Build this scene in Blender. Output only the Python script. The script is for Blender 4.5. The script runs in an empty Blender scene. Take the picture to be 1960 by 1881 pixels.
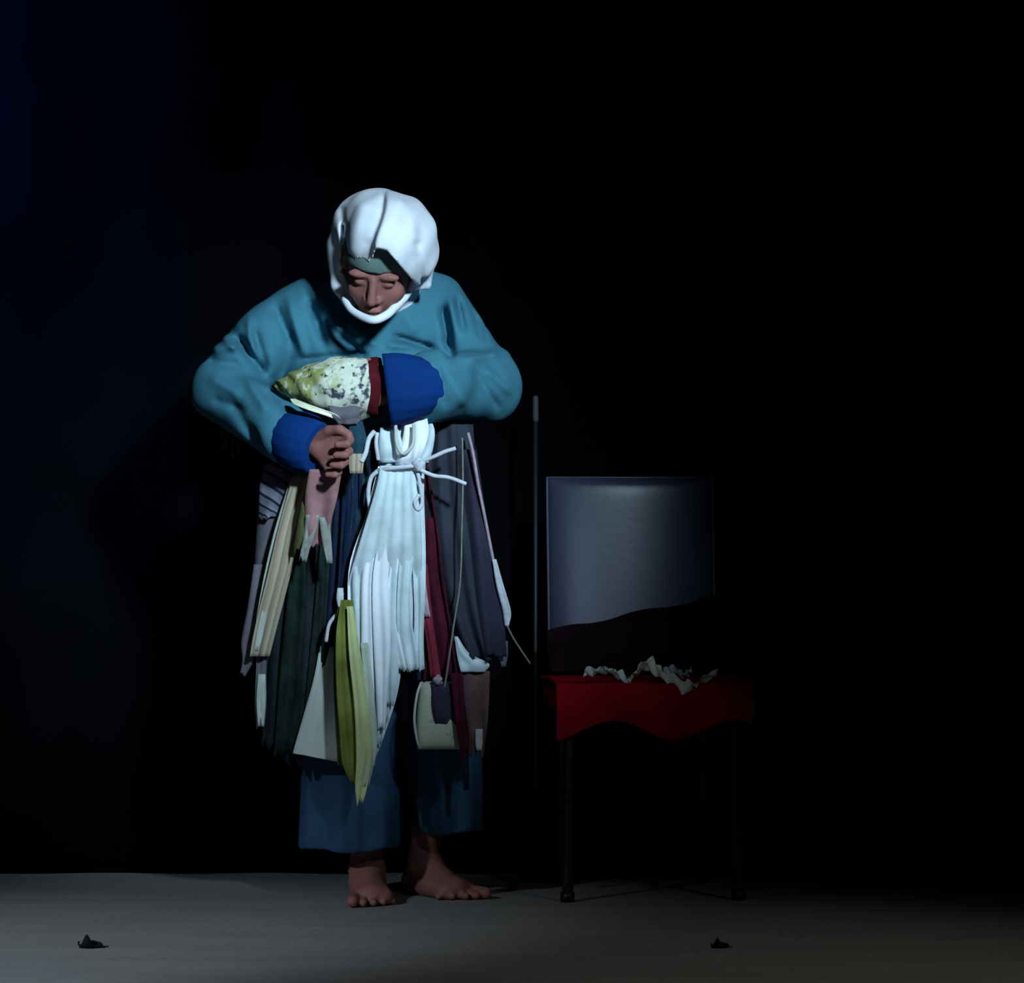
import bpy, math, random
import numpy as np
from mathutils import Vector, Matrix

SC = bpy.context.scene
COL = SC.collection
rng = random.Random(7)

# ------------------------------------------------------------------ camera
CAM_D, CAM_H, FPX, HY = 10.0, 1.05, 8700.0, 821.5
cam = bpy.data.cameras.new('camera')
cam.sensor_fit = 'HORIZONTAL'
cam.sensor_width = 36.0
cam.lens = 36.0 * FPX / 1960.0
cam.shift_y = (HY - 940.5) / 1960.0
cam.clip_end = 100
cam_o = bpy.data.objects.new('camera', cam)
cam_o.location = (0, -CAM_D, CAM_H)
cam_o.rotation_euler = (math.pi / 2, 0, 0)
COL.objects.link(cam_o)
SC.camera = cam_o

# ------------------------------------------------------------------ world, lights, exposure
world = bpy.data.worlds.new('world')
SC.world = world
world.use_nodes = True
wb = world.node_tree.nodes['Background']
wb.inputs[0].default_value = (0.10, 0.16, 0.32, 1)
wb.inputs[1].default_value = 0.004
SC.view_settings.view_transform = 'Standard'
SC.view_settings.look = 'None'
SC.view_settings.exposure = 0.0
SC.view_settings.gamma = 1.0
SC.view_settings.use_curve_mapping = False


def spot(name, loc, target, energy, color, cone, blend, size):
    d = bpy.data.lights.new(name, 'SPOT')
    d.energy = energy
    d.color = color
    d.spot_size = math.radians(cone)
    d.spot_blend = blend
    d.shadow_soft_size = size
    o = bpy.data.objects.new(name, d)
    o.location = loc
    o.rotation_euler = (Vector(target) - Vector(loc)).to_track_quat('-Z', 'Y').to_euler()
    COL.objects.link(o)
    return o


# stage lanterns hung above and in front of the stage, plus an added chair spot
spot('stage_key_spot', (1.55, -5.3, 3.3), (-0.34, 0.0, 1.09), 2080, (0.60, 0.85, 1.0), 14.6, 1.0, 0.24)
spot('stage_wash_left', (-3.3, -4.6, 2.9), (-1.30, -1.10, 0.0), 860, (0.70, 0.86, 1.0), 25, 1.0, 0.14)
spot('chair_highlight_spot', (-0.30, -5.0, 1.98), (0.18, 0.42, 0.58), 86, (0.52, 0.70, 1.0), 9.0, 1.0, 0.10)  # added narrow lamp that puts the highlight on the chair back
spot('stage_blue_wash', (-3.4, -1.6, 3.4), (-2.1, 0.7, 2.1), 1700, (0.03, 0.22, 1.0), 44, 1.0, 0.2)
spot('stage_warm_wash', (2.6, -4.2, 3.6), (0.65, -1.35, 0.0), 118, (1.0, 0.93, 0.82), 29, 1.0, 0.15)

# ------------------------------------------------------------------ helpers
PY = 0.10      # the person stands this far behind the reference plane


def W(px, py, y=0.0, off=PY):
    """a point seen at (px, py) standing y metres deep"""
    d = CAM_D + y + off
    return np.array([(px - 980.0) * d / FPX, y + off, CAM_H - (py - HY) * d / FPX])


def link(o, parent=None):
    COL.objects.link(o)
    if parent is not None:
        o.parent = parent
    return o


def tag(o, label=None, cat=None, group=None, kind=None):
    if label: o['label'] = label
    if cat: o['category'] = cat
    if group: o['group'] = group
    if kind: o['kind'] = kind
    return o


def empty(name, loc=(0, 0, 0)):
    o = bpy.data.objects.new(name, None)
    o.empty_display_size = 0.1
    o.location = loc
    return link(o)


def mesh_obj(name, verts, faces, mat, parent=None, smooth=True, uvs=None):
    me = bpy.data.meshes.new(name)
    v = np.asarray(verts, dtype=float)
    o = bpy.data.objects.new(name, me)
    if parent is not None:
        v = v - np.array(world_loc(parent))
    me.from_pydata(v.tolist(), [], [tuple(int(i) for i in f) for f in faces])
    if smooth:
        me.polygons.foreach_set('use_smooth', [True] * len(me.polygons))
    if uvs is not None:
        l = me.uv_layers.new(name='UVMap')
        idx = np.empty(len(me.loops), dtype=np.int32)
        me.loops.foreach_get('vertex_index', idx)
        l.data.foreach_set('uv', np.asarray(uvs, dtype=np.float32)[idx].ravel())
    me.materials.append(mat)
    me.update()
    return link(o, parent)


def world_loc(o):
    p = np.zeros(3)
    while o is not None:
        p += np.array(o.location)
        o = o.parent
    return p


# ------------------------------------------------------------------ materials
def new_mat(name):
    m = bpy.data.materials.new(name)
    m.use_nodes = True
    nt = m.node_tree
    return m, nt, nt.nodes['Principled BSDF']


def fabric(name, c, rough=0.9, var=0.25, scale=18.0, weave=260.0, bump=0.25, sheen=0.0, c2=None, spec=0.06):
    m, nt, b = new_mat(name)
    N, L = nt.nodes, nt.links
    tc = N.new('ShaderNodeTexCoord')
    n = N.new('ShaderNodeTexNoise'); n.inputs['Scale'].default_value = scale; n.inputs['Detail'].default_value = 4
    L.new(tc.outputs['Object'], n.inputs['Vector'])
    r = N.new('ShaderNodeValToRGB')
    a = [x * (1 - var) for x in c]
    z = c2 if c2 else [min(1, x * (1 + var)) for x in c]
    r.color_ramp.elements[0].position = 0.3; r.color_ramp.elements[0].color = (*a, 1)
    r.color_ramp.elements[1].position = 0.7; r.color_ramp.elements[1].color = (*z, 1)
    L.new(n.outputs['Fac'], r.inputs['Fac'])
    L.new(r.outputs['Color'], b.inputs['Base Color'])
    n2 = N.new('ShaderNodeTexNoise'); n2.inputs['Scale'].default_value = weave; n2.inputs['Detail'].default_value = 2
    L.new(tc.outputs['Object'], n2.inputs['Vector'])
    bp = N.new('ShaderNodeBump'); bp.inputs['Strength'].default_value = bump; bp.inputs['Distance'].default_value = 0.002
    L.new(n2.outputs['Fac'], bp.inputs['Height'])
    L.new(bp.outputs['Normal'], b.inputs['Normal'])
    b.inputs['Roughness'].default_value = rough
    b.inputs['Sheen Weight'].default_value = sheen
    b.inputs['Specular IOR Level'].default_value = spec
    return m


def striped(name, cols, n, axis='u', rough=0.9, skew=0.0):
    """cloth woven in bands; cols = list of (pos, colour) over one repeat"""
    m, nt, b = new_mat(name)
    N, L = nt.nodes, nt.links
    uv = N.new('ShaderNodeTexCoord')
    s = N.new('ShaderNodeSeparateXYZ'); L.new(uv.outputs['UV'], s.inputs[0])
    mul = N.new('ShaderNodeMath'); mul.operation = 'MULTIPLY'; mul.inputs[1].default_value = n
    L.new(s.outputs['X' if axis == 'u' else 'Y'], mul.inputs[0])
    sk = N.new('ShaderNodeMath'); sk.operation = 'MULTIPLY_ADD'; sk.inputs[1].default_value = skew
    L.new(s.outputs['Y' if axis == 'u' else 'X'], sk.inputs[0]); L.new(mul.outputs[0], sk.inputs[2])
    nz = N.new('ShaderNodeTexNoise'); nz.inputs['Scale'].default_value = 14
    L.new(uv.outputs['Object'], nz.inputs['Vector'])
    ad = N.new('ShaderNodeMath'); ad.operation = 'MULTIPLY_ADD'; ad.inputs[1].default_value = 0.35
    L.new(nz.outputs['Fac'], ad.inputs[0]); L.new(sk.outputs[0], ad.inputs[2])
    fr = N.new('ShaderNodeMath'); fr.operation = 'FRACT'; L.new(ad.outputs[0], fr.inputs[0])
    r = N.new('ShaderNodeValToRGB')
    e = r.color_ramp.elements
    e[0].position, e[0].color = cols[0][0], (*cols[0][1], 1)
    e[1].position, e[1].color = cols[1][0], (*cols[1][1], 1)
    for p, c in cols[2:]:
        x = e.new(p); x.color = (*c, 1)
    L.new(fr.outputs[0], r.inputs['Fac'])
    L.new(r.outputs['Color'], b.inputs['Base Color'])
    b.inputs['Roughness'].default_value = rough
    b.inputs['Specular IOR Level'].default_value = 0.2
    return m


def plain(name, c, rough=0.5, metal=0.0, spec=0.5, var=0.15, scale=30, bump=0.0):
    m, nt, b = new_mat(name)
    N, L = nt.nodes, nt.links
    tc = N.new('ShaderNodeTexCoord')
    n = N.new('ShaderNodeTexNoise'); n.inputs['Scale'].default_value = scale; n.inputs['Detail'].default_value = 5
    L.new(tc.outputs['Object'], n.inputs['Vector'])
    r = N.new('ShaderNodeValToRGB')
    r.color_ramp.elements[0].color = (*[x * (1 - var) for x in c], 1)
    r.color_ramp.elements[1].color = (*[min(1, x * (1 + var)) for x in c], 1)
    L.new(n.outputs['Fac'], r.inputs['Fac']); L.new(r.outputs['Color'], b.inputs['Base Color'])
    if bump:
        bp = N.new('ShaderNodeBump'); bp.inputs['Strength'].default_value = bump; bp.inputs['Distance'].default_value = 0.003
        L.new(n.outputs['Fac'], bp.inputs['Height']); L.new(bp.outputs['Normal'], b.inputs['Normal'])
    b.inputs['Roughness'].default_value = rough
    b.inputs['Metallic'].default_value = metal
    b.inputs['Specular IOR Level'].default_value = spec
    return m


def printed(name, base, blots, scale=40.0, rough=0.85):
    """cloth with an all-over blotchy print: list of (threshold, colour, scale, seed)"""
    m, nt, b = new_mat(name)
    N, L = nt.nodes, nt.links
    tc = N.new('ShaderNodeTexCoord')
    prev = None
    for i, (th, c, sc, seed) in enumerate(blots):
        mp = N.new('ShaderNodeMapping'); mp.inputs['Location'].default_value = (seed, seed * 1.7, seed * 0.6)
        L.new(tc.outputs['Object'], mp.inputs['Vector'])
        n = N.new('ShaderNodeTexNoise'); n.inputs['Scale'].default_value = sc; n.inputs['Detail'].default_value = 2.0
        L.new(mp.outputs['Vector'], n.inputs['Vector'])
        r = N.new('ShaderNodeValToRGB')
        r.color_ramp.elements[0].position = th; r.color_ramp.elements[0].color = (0, 0, 0, 1)
        r.color_ramp.elements[1].position = th + 0.03; r.color_ramp.elements[1].color = (1, 1, 1, 1)
        L.new(n.outputs['Fac'], r.inputs['Fac'])
        mx = N.new('ShaderNodeMixRGB')
        L.new(r.outputs['Color'], mx.inputs['Fac'])
        if prev is None: mx.inputs['Color1'].default_value = (*base, 1)
        else: L.new(prev.outputs['Color'], mx.inputs['Color1'])
        mx.inputs['Color2'].default_value = (*c, 1)
        prev = mx
    L.new(prev.outputs['Color'], b.inputs['Base Color'])
    b.inputs['Roughness'].default_value = rough
    b.inputs['Specular IOR Level'].default_value = 0.25
    return m


M = {}
M['skin'] = plain('skin', (0.29, 0.112, 0.098), rough=0.62, spec=0.35, var=0.18, scale=22)
M['sweat'] = fabric('sweatshirt_jersey', (0.052, 0.18, 0.25), var=0.12, scale=9, weave=320, bump=0.3)
M['cuff'] = fabric('navy_ribbing', (0.004, 0.034, 0.165), var=0.12, scale=12)
M['trouser'] = fabric('blue_grey_cotton', (0.035, 0.085, 0.16), var=0.14, scale=7)
M['white'] = fabric('white_cotton', (0.82, 0.84, 0.92), var=0.06, scale=16, sheen=0.05)
M['white2'] = fabric('washed_white_cotton', (0.58, 0.67, 0.72), var=0.14, scale=22, sheen=0.05)
M['offwhite'] = fabric('unbleached_cotton', (0.50, 0.53, 0.50), var=0.1, scale=10)
M['undercap'] = fabric('grey_green_cotton', (0.14, 0.21, 0.20), var=0.12)
M['beige'] = striped('beige_banded_cloth', [(0.0, (0.40, 0.33, 0.23)), (0.35, (0.46, 0.39, 0.27)), (0.55, (0.24, 0.185, 0.15)), (0.8, (0.36, 0.29, 0.23))], 3.0)
M['lav'] = striped('lavender_striped_cloth', [(0.0, (0.13, 0.13, 0.17)), (0.60, (0.20, 0.20, 0.245)), (0.68, (0.01, 0.015, 0.035)), (0.88, (0.01, 0.015, 0.035)), (0.95, (0.16, 0.16, 0.20))], 5.5, axis='v', skew=-2.0)
M['lav_plain'] = fabric('mauve_grey_cloth', (0.135, 0.122, 0.15), var=0.2)
M['pink'] = fabric('dusty_pink_cloth', (0.34, 0.17, 0.18), var=0.25, scale=25)
M['black'] = fabric('black_cloth', (0.016, 0.022, 0.028), var=0.35)
M['green_black'] = fabric('bottle_green_cloth', (0.011, 0.020, 0.017), var=0.4, scale=30)
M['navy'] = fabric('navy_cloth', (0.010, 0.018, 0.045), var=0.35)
M['teal'] = fabric('teal_cloth', (0.016, 0.05, 0.078), var=0.3)
M['yellow'] = fabric('lime_yellow_cloth', (0.17, 0.19, 0.04), var=0.35, scale=14)
M['yellow2'] = fabric('pale_lemon_cloth', (0.54, 0.56, 0.28), var=0.15, scale=14)
M['pale_lime'] = fabric('greenish_white_cloth', (0.50, 0.56, 0.46), var=0.15, scale=20)
M['olive'] = fabric('olive_cloth', (0.10, 0.105, 0.045), var=0.3)
M['charcoal'] = fabric('charcoal_cloth', (0.036, 0.041, 0.060), var=0.25, scale=10)
M['plum'] = fabric('dark_plum_cloth', (0.034, 0.032, 0.056), var=0.25, scale=10)
M['maroon'] = fabric('maroon_cloth', (0.062, 0.008, 0.020), var=0.3)
M['red'] = fabric('crimson_ribbon', (0.20, 0.022, 0.045), var=0.3, rough=0.5)
M['brown'] = fabric('brown_mauve_cloth', (0.115, 0.066, 0.066), var=0.25)
M['cord'] = fabric('pale_cord', (0.58, 0.60, 0.66), var=0.15, scale=60)
M['pinkcord'] = fabric('pink_grey_cord', (0.42, 0.30, 0.38), var=0.2, scale=60)
M['olivecord'] = fabric('olive_cord', (0.20, 0.21, 0.17), var=0.2, scale=60)
def pouch_mat():
    m, nt, b = new_mat('yellow_printed_cloth')
    N, L = nt.nodes, nt.links
    tc = N.new('ShaderNodeTexCoord')
    sp = N.new('ShaderNodeSeparateXYZ'); L.new(tc.outputs['Object'], sp.inputs[0])

    def noise(sc, seed, det=2.0):
        mp = N.new('ShaderNodeMapping'); mp.inputs['Location'].default_value = (seed, seed * 1.7, seed * .6)
        L.new(tc.outputs['Object'], mp.inputs['Vector'])
        n = N.new('ShaderNodeTexNoise'); n.inputs['Scale'].default_value = sc; n.inputs['Detail'].default_value = det
        L.new(mp.outputs['Vector'], n.inputs['Vector'])
        return n.outputs['Fac']

    def madd(a, k, c):
        q = N.new('ShaderNodeMath'); q.operation = 'MULTIPLY_ADD'; q.inputs[1].default_value = k
        L.new(a, q.inputs[0])
        if isinstance(c, float): q.inputs[2].default_value = c
        else: L.new(c, q.inputs[2])
        return q.outputs[0]

    def ramp(v, p0, p1, c0, c1):
        r = N.new('ShaderNodeValToRGB')
        r.color_ramp.elements[0].position = p0; r.color_ramp.elements[0].color = (*c0, 1)
        r.color_ramp.elements[1].position = p1; r.color_ramp.elements[1].color = (*c1, 1)
        L.new(v, r.inputs['Fac'])
        return r.outputs['Color']
    # yellow-green on the closed end, whiter towards the mouth
    f1 = madd(sp.outputs['X'], 3.2, madd(noise(34, 3.1), 1.0, 0.02))
    base = ramp(f1, 0.38, 0.62, (0.34, 0.37, 0.12), (0.62, 0.64, 0.54))
    f2 = madd(sp.outputs['X'], 0.75, noise(70, 7.7, 3.0))
    dark = ramp(f2, 0.54, 0.66, (0, 0, 0), (1, 1, 1))
    mx = N.new('ShaderNodeMixRGB'); L.new(dark, mx.inputs['Fac']); L.new(base, mx.inputs['Color1']); mx.inputs['Color2'].default_value = (0.055, 0.06, 0.09, 1)
    wh = ramp(noise(58, 12.4), 0.55, 0.66, (0, 0, 0), (1, 1, 1))
    m2 = N.new('ShaderNodeMixRGB'); L.new(wh, m2.inputs['Fac']); L.new(mx.outputs['Color'], m2.inputs['Color1']); m2.inputs['Color2'].default_value = (0.70, 0.73, 0.56, 1)
    L.new(m2.outputs['Color'], b.inputs['Base Color'])
    b.inputs['Roughness'].default_value = 0.85
    b.inputs['Specular IOR Level'].default_value = 0.1
    return m


M['pouch'] = pouch_mat()
M['lining'] = fabric('dark_red_lining', (0.085, 0.008, 0.012), var=0.3)
M['bag'] = printed('cream_printed_cloth', (0.46, 0.48, 0.38), [(0.64, (0.34, 0.31, 0.30), 60, 5.5)])
M['bagprint'] = fabric('dark_print', (0.035, 0.028, 0.05), var=0.3, scale=40)
M['chairback'] = plain('grey_vinyl', (0.055, 0.06, 0.10), rough=0.34, spec=0.46, var=0.08, scale=60, bump=0.08)
M['chairframe'] = plain('black_metal', (0.010, 0.010, 0.012), rough=0.45, metal=0.3, var=0.2)
M['redcloth'] = fabric('dark_red_cloth', (0.36, 0.004, 0.016), var=0.3, scale=8, sheen=0.0)
M['greyrag'] = fabric('grey_rag', (0.27, 0.28, 0.26), var=0.25, scale=40)
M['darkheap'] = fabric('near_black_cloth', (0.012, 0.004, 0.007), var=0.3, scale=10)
M['cream'] = fabric('pale_cream_cloth', (0.84, 0.83, 0.62), var=0.22, scale=30)
M['cream2'] = fabric('pale_green_cloth', (0.70, 0.78, 0.66), var=0.22, scale=30)
M['litter'] = fabric('dark_scrap', (0.010, 0.012, 0.014), var=0.3)
M['pole'] = plain('dark_metal_pole', (0.008, 0.010, 0.012), rough=0.55, metal=0.0)
M['poletip'] = plain('pale_tip', (0.055, 0.065, 0.068), rough=0.7)  # paler grey for the top end of the pole
M['nail'] = plain('fingernail', (0.40, 0.22, 0.19), rough=0.35, spec=0.4)

# stage floor
def floor_mat():
    m, nt, b = new_mat('stage_floor')
    N, L = nt.nodes, nt.links
    tc = N.new('ShaderNodeTexCoord')
    mp = N.new('ShaderNodeMapping'); mp.inputs['Scale'].default_value = (1.0, 3.5, 1.0)
    L.new(tc.outputs['Object'], mp.inputs['Vector'])
    n = N.new('ShaderNodeTexNoise'); n.inputs['Scale'].default_value = 2.2; n.inputs['Detail'].default_value = 7; n.inputs['Roughness'].default_value = 0.62
    L.new(mp.outputs['Vector'], n.inputs['Vector'])
    r = N.new('ShaderNodeValToRGB')
    r.color_ramp.elements[0].position = 0.25; r.color_ramp.elements[0].color = (0.21, 0.205, 0.20, 1)
    r.color_ramp.elements[1].position = 0.75; r.color_ramp.elements[1].color = (0.29, 0.28, 0.27, 1)
    L.new(n.outputs['Fac'], r.inputs['Fac'])
    n2 = N.new('ShaderNodeTexNoise'); n2.inputs['Scale'].default_value = 60; n2.inputs['Detail'].default_value = 3
    L.new(tc.outputs['Object'], n2.inputs['Vector'])
    r2 = N.new('ShaderNodeValToRGB')
    r2.color_ramp.elements[0].position = 0.28; r2.color_ramp.elements[0].color = (0.7, 0.7, 0.7, 1)
    r2.color_ramp.elements[1].position = 0.42; r2.color_ramp.elements[1].color = (1, 1, 1, 1)
    L.new(n2.outputs['Fac'], r2.inputs['Fac'])
    mx = N.new('ShaderNodeMixRGB'); mx.blend_type = 'MULTIPLY'; mx.inputs['Fac'].default_value = 1
    L.new(r.outputs['Color'], mx.inputs['Color1']); L.new(r2.outputs['Color'], mx.inputs['Color2'])
    L.new(mx.outputs['Color'], b.inputs['Base Color'])
    bp = N.new('ShaderNodeBump'); bp.inputs['Strength'].default_value = 0.12; bp.inputs['Distance'].default_value = 0.003
    L.new(n2.outputs['Fac'], bp.inputs['Height']); L.new(bp.outputs['Normal'], b.inputs['Normal'])
    b.inputs['Roughness'].default_value = 0.85
    b.inputs['Specular IOR Level'].default_value = 0.15
    return m


M['floor'] = floor_mat()
M['curtain'] = fabric('black_stage_drape', (0.0022, 0.0026, 0.0036), var=0.3, scale=3, rough=1.0, sheen=0.0, spec=0.0)

# ------------------------------------------------------------------ the setting
WALL_Y = 0.72
fl = mesh_obj('floor', [(-5, -6, 0), (5, -6, 0), (5, 1.2, 0), (-5, 1.2, 0), (-5, -6, -0.1), (5, -6, -0.1), (5, 1.2, -0.1), (-5, 1.2, -0.1)],
              [(0, 1, 2, 3), (7, 6, 5, 4), (0, 4, 5, 1), (1, 5, 6, 2), (2, 6, 7, 3), (3, 7, 4, 0)], M['floor'], smooth=False)
tag(fl, 'grey worn stage floor lit cooler at the left', 'floor', kind='structure')


def build_backdrop():
    nu, nv = 420, 10
    vs, fs = [], []
    xs = np.linspace(-4.8, 4.8, nu)
    for layer in (0, 1):
        for z in np.linspace(0.0, 4.2, nv):
            for x in xs:
                a = 0.020 + 0.006 * math.sin(z * 1.3 + x)
                y = WALL_Y + 0.03 + a * math.sin(x * 17 + 1.2 * math.sin(x * 2.1) + 0.12 * math.sin(z * 2)) + (0.02 if layer else 0)
                vs.append((x, y, z))
    n = nu * nv
    for j in range(nv - 1):
        for i in range(nu - 1):
            a = j * nu + i
            fs.append((a, a + 1, a + nu + 1, a + nu))
            fs.append((n + a, n + a + nu, n + a + nu + 1, n + a + 1))
    for i in range(nu - 1):
        fs.append((i, n + i, n + i + 1, i + 1))
        t = (nv - 1) * nu + i
        fs.append((t, t + 1, n + t + 1, n + t))
    o = mesh_obj('wall_back', vs, fs, M['curtain'])
    return tag(o, 'black stage drape hanging behind the figure, faint blue at left', 'backdrop', kind='structure')


build_backdrop()


# ------------------------------------------------------------------ implicit surfaces (smooth bodies and garments)
class Field:
    def __init__(self, lo, hi, h):
        self.h = h
        self.lo = np.array(lo, dtype=np.float64)
        n = np.ceil((np.array(hi) - self.lo) / h).astype(int) + 1
        self.n = n
        self.ax = [(self.lo[i] + np.arange(n[i]) * h).astype(np.float32) for i in range(3)]
        self.F = np.full(tuple(n), 0.2, dtype=np.float32)

    def box(self, lo, hi):
        s = []
        for i in range(3):
            a = int(np.floor((lo[i] - self.lo[i]) / self.h)); b = int(np.ceil((hi[i] - self.lo[i]) / self.h)) + 1
            a = max(0, min(self.n[i], a)); b = max(0, min(self.n[i], b))
            s.append(slice(a, b))
        X = self.ax[0][s[0]][:, None, None]; Y = self.ax[1][s[1]][None, :, None]; Z = self.ax[2][s[2]][None, None, :]
        return tuple(s), X, Y, Z

    def union(self, fn, lo, hi, k):
        s, X, Y, Z = self.box(lo, hi)
        d = fn(X, Y, Z).astype(np.float32)
        f = self.F[s]
        if k > 0:
            hh = np.clip(0.5 + 0.5 * (f - d) / k, 0, 1)
            self.F[s] = f * (1 - hh) + d * hh - k * hh * (1 - hh)
        else:
            self.F[s] = np.minimum(f, d)

    def carve(self, fn, lo, hi):
        s, X, Y, Z = self.box(lo, hi)
        self.F[s] = np.maximum(self.F[s], -fn(X, Y, Z).astype(np.float32))

    def push(self, fn, lo, hi):
        s, X, Y, Z = self.box(lo, hi)
        self.F[s] += fn(X, Y, Z).astype(np.float32)

    def cap(self, a, b, ra, rb, k=0.01, ys=1.0):
        a = np.array(a, float); b = np.array(b, float)
        m = max(ra, rb) + 2.5 * k + 0.012
        lo = np.minimum(a, b) - m; hi = np.maximum(a, b) + m
        self.union(lambda X, Y, Z: seg(X, Y, Z, a, b, ra, rb), lo, hi, k)

    def ell(self, c, r, k=0.01, R=None):
        c = np.array(c, float); r = np.array(r, float)
        m = r.max() + 2.5 * k + 0.012
        self.union(lambda X, Y, Z: ellipsoid(X, Y, Z, c, r, R), c - m, c + m, k)

    def mesh(self, smooth=1):
        return surface_nets(self.F, self.lo, self.h, smooth)


def seg(X, Y, Z, a, b, ra, rb):
    d = b - a
    L2 = max(1e-12, float(d @ d))
    t = np.clip(((X - a[0]) * d[0] + (Y - a[1]) * d[1] + (Z - a[2]) * d[2]) / L2, 0, 1)
    return np.sqrt((X - a[0] - t * d[0]) ** 2 + (Y - a[1] - t * d[1]) ** 2 + (Z - a[2] - t * d[2]) ** 2) - (ra + (rb - ra) * t)


def ellipsoid(X, Y, Z, c, r, R=None):
    x, y, z = X - c[0], Y - c[1], Z - c[2]
    if R is not None:   # rows of R = local axes
        x, y, z = (R[0][0] * x + R[0][1] * y + R[0][2] * z, R[1][0] * x + R[1][1] * y + R[1][2] * z, R[2][0] * x + R[2][1] * y + R[2][2] * z)
    k0 = np.sqrt((x / r[0]) ** 2 + (y / r[1]) ** 2 + (z / r[2]) ** 2)
    k1 = np.sqrt((x / r[0] ** 2) ** 2 + (y / r[1] ** 2) ** 2 + (z / r[2] ** 2) ** 2) + 1e-9
    return k0 * (k0 - 1) / k1


def surface_nets(F, lo, h, smooth=1):
    ins = F < 0
    c = np.zeros(tuple(s - 1 for s in F.shape), dtype=np.uint8)
    for dx in (0, 1):
        for dy in (0, 1):
            for dz in (0, 1):
                c += ins[dx:F.shape[0] - 1 + dx, dy:F.shape[1] - 1 + dy, dz:F.shape[2] - 1 + dz]
    I, J, K = np.nonzero((c > 0) & (c < 8))
    vid = np.full(c.shape, -1, dtype=np.int64)
    vid[I, J, K] = np.arange(len(I))
    val = {}
    for dx in (0, 1):
        for dy in (0, 1):
            for dz in (0, 1):
                val[(dx, dy, dz)] = F[I + dx, J + dy, K + dz]
    acc = np.zeros((len(I), 3)); cnt = np.zeros(len(I))
    cs = list(val)
    for p in cs:
        for ax in range(3):
            if p[ax] == 0:
                q = list(p); q[ax] = 1; q = tuple(q)
                f0, f1 = val[p], val[q]
                mk = (f0 < 0) != (f1 < 0)
                t = np.where(mk, f0 / np.where(mk, f0 - f1, 1), 0)
                for a2 in range(3):
                    acc[:, a2] += np.where(mk, p[a2] + (t if a2 == ax else 0), 0)
                cnt += mk
    V = lo + h * (np.stack([I, J, K], 1) + acc / cnt[:, None])
    faces = []
    for ax in range(3):
        sl0 = [slice(None)] * 3; sl1 = [slice(None)] * 3
        sl0[ax] = slice(0, -1); sl1[ax] = slice(1, None)
        a, b = ins[tuple(sl0)], ins[tuple(sl1)]
        E = np.stack(np.nonzero(a != b), 1)
        o1, o2 = (ax + 1) % 3, (ax + 2) % 3
        ok = (E[:, o1] > 0) & (E[:, o2] > 0) & (E[:, o1] < c.shape[o1]) & (E[:, o2] < c.shape[o2])
        E = E[ok]
        if not len(E): continue
        flip = a[E[:, 0], E[:, 1], E[:, 2]]
        def at(d1, d2):
            G = E.copy(); G[:, o1] += d1; G[:, o2] += d2
            return vid[G[:, 0], G[:, 1], G[:, 2]]
        q = np.stack([at(-1, -1), at(0, -1), at(0, 0), at(-1, 0)], 1)
        q = np.where(flip[:, None], q, q[:, ::-1])
        faces.append(q)
    Q = np.concatenate(faces)
    for _ in range(smooth):
        S = np.zeros_like(V); n = np.zeros(len(V))
        for i in range(4):
            x, y = Q[:, i], Q[:, (i + 1) % 4]
            for a2 in range(3):
                S[:, a2] += np.bincount(x, V[y, a2], len(V)) + np.bincount(y, V[x, a2], len(V))
            n += np.bincount(x, minlength=len(V)) + np.bincount(y, minlength=len(V))
        V = V + 0.5 * (S / np.maximum(n, 1)[:, None] - V)
    return V, Q


def seg2d(X, Z, a, b):
    d = (b[0] - a[0], b[2] - a[2]); L2 = max(1e-9, d[0] ** 2 + d[1] ** 2)
    t = np.clip(((X - a[0]) * d[0] + (Z - a[2]) * d[1]) / L2, 0, 1)
    return np.sqrt((X - a[0] - t * d[0]) ** 2 + (Z - a[2] - t * d[1]) ** 2), t


# ------------------------------------------------------------------ sheets, cords
def crom(P, n):
    P = np.asarray(P, float)
    if len(P) == 2:
        t = np.linspace(0, 1, n)[:, None]
        return P[0] * (1 - t) + P[1] * t
    E = np.vstack([2 * P[0] - P[1], P, 2 * P[-1] - P[-2]])
    out = []
    for s in np.linspace(0, len(P) - 1, n):
        i = min(int(s), len(P) - 2); t = s - i
        p0, p1, p2, p3 = E[i], E[i + 1], E[i + 2], E[i + 3]
        out.append(0.5 * (2 * p1 + (p2 - p0) * t + (2 * p0 - 5 * p1 + 4 * p2 - p3) * t * t + (3 * p1 - p0 - 3 * p2 + p3) * t ** 3))
    return np.array(out)


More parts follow.
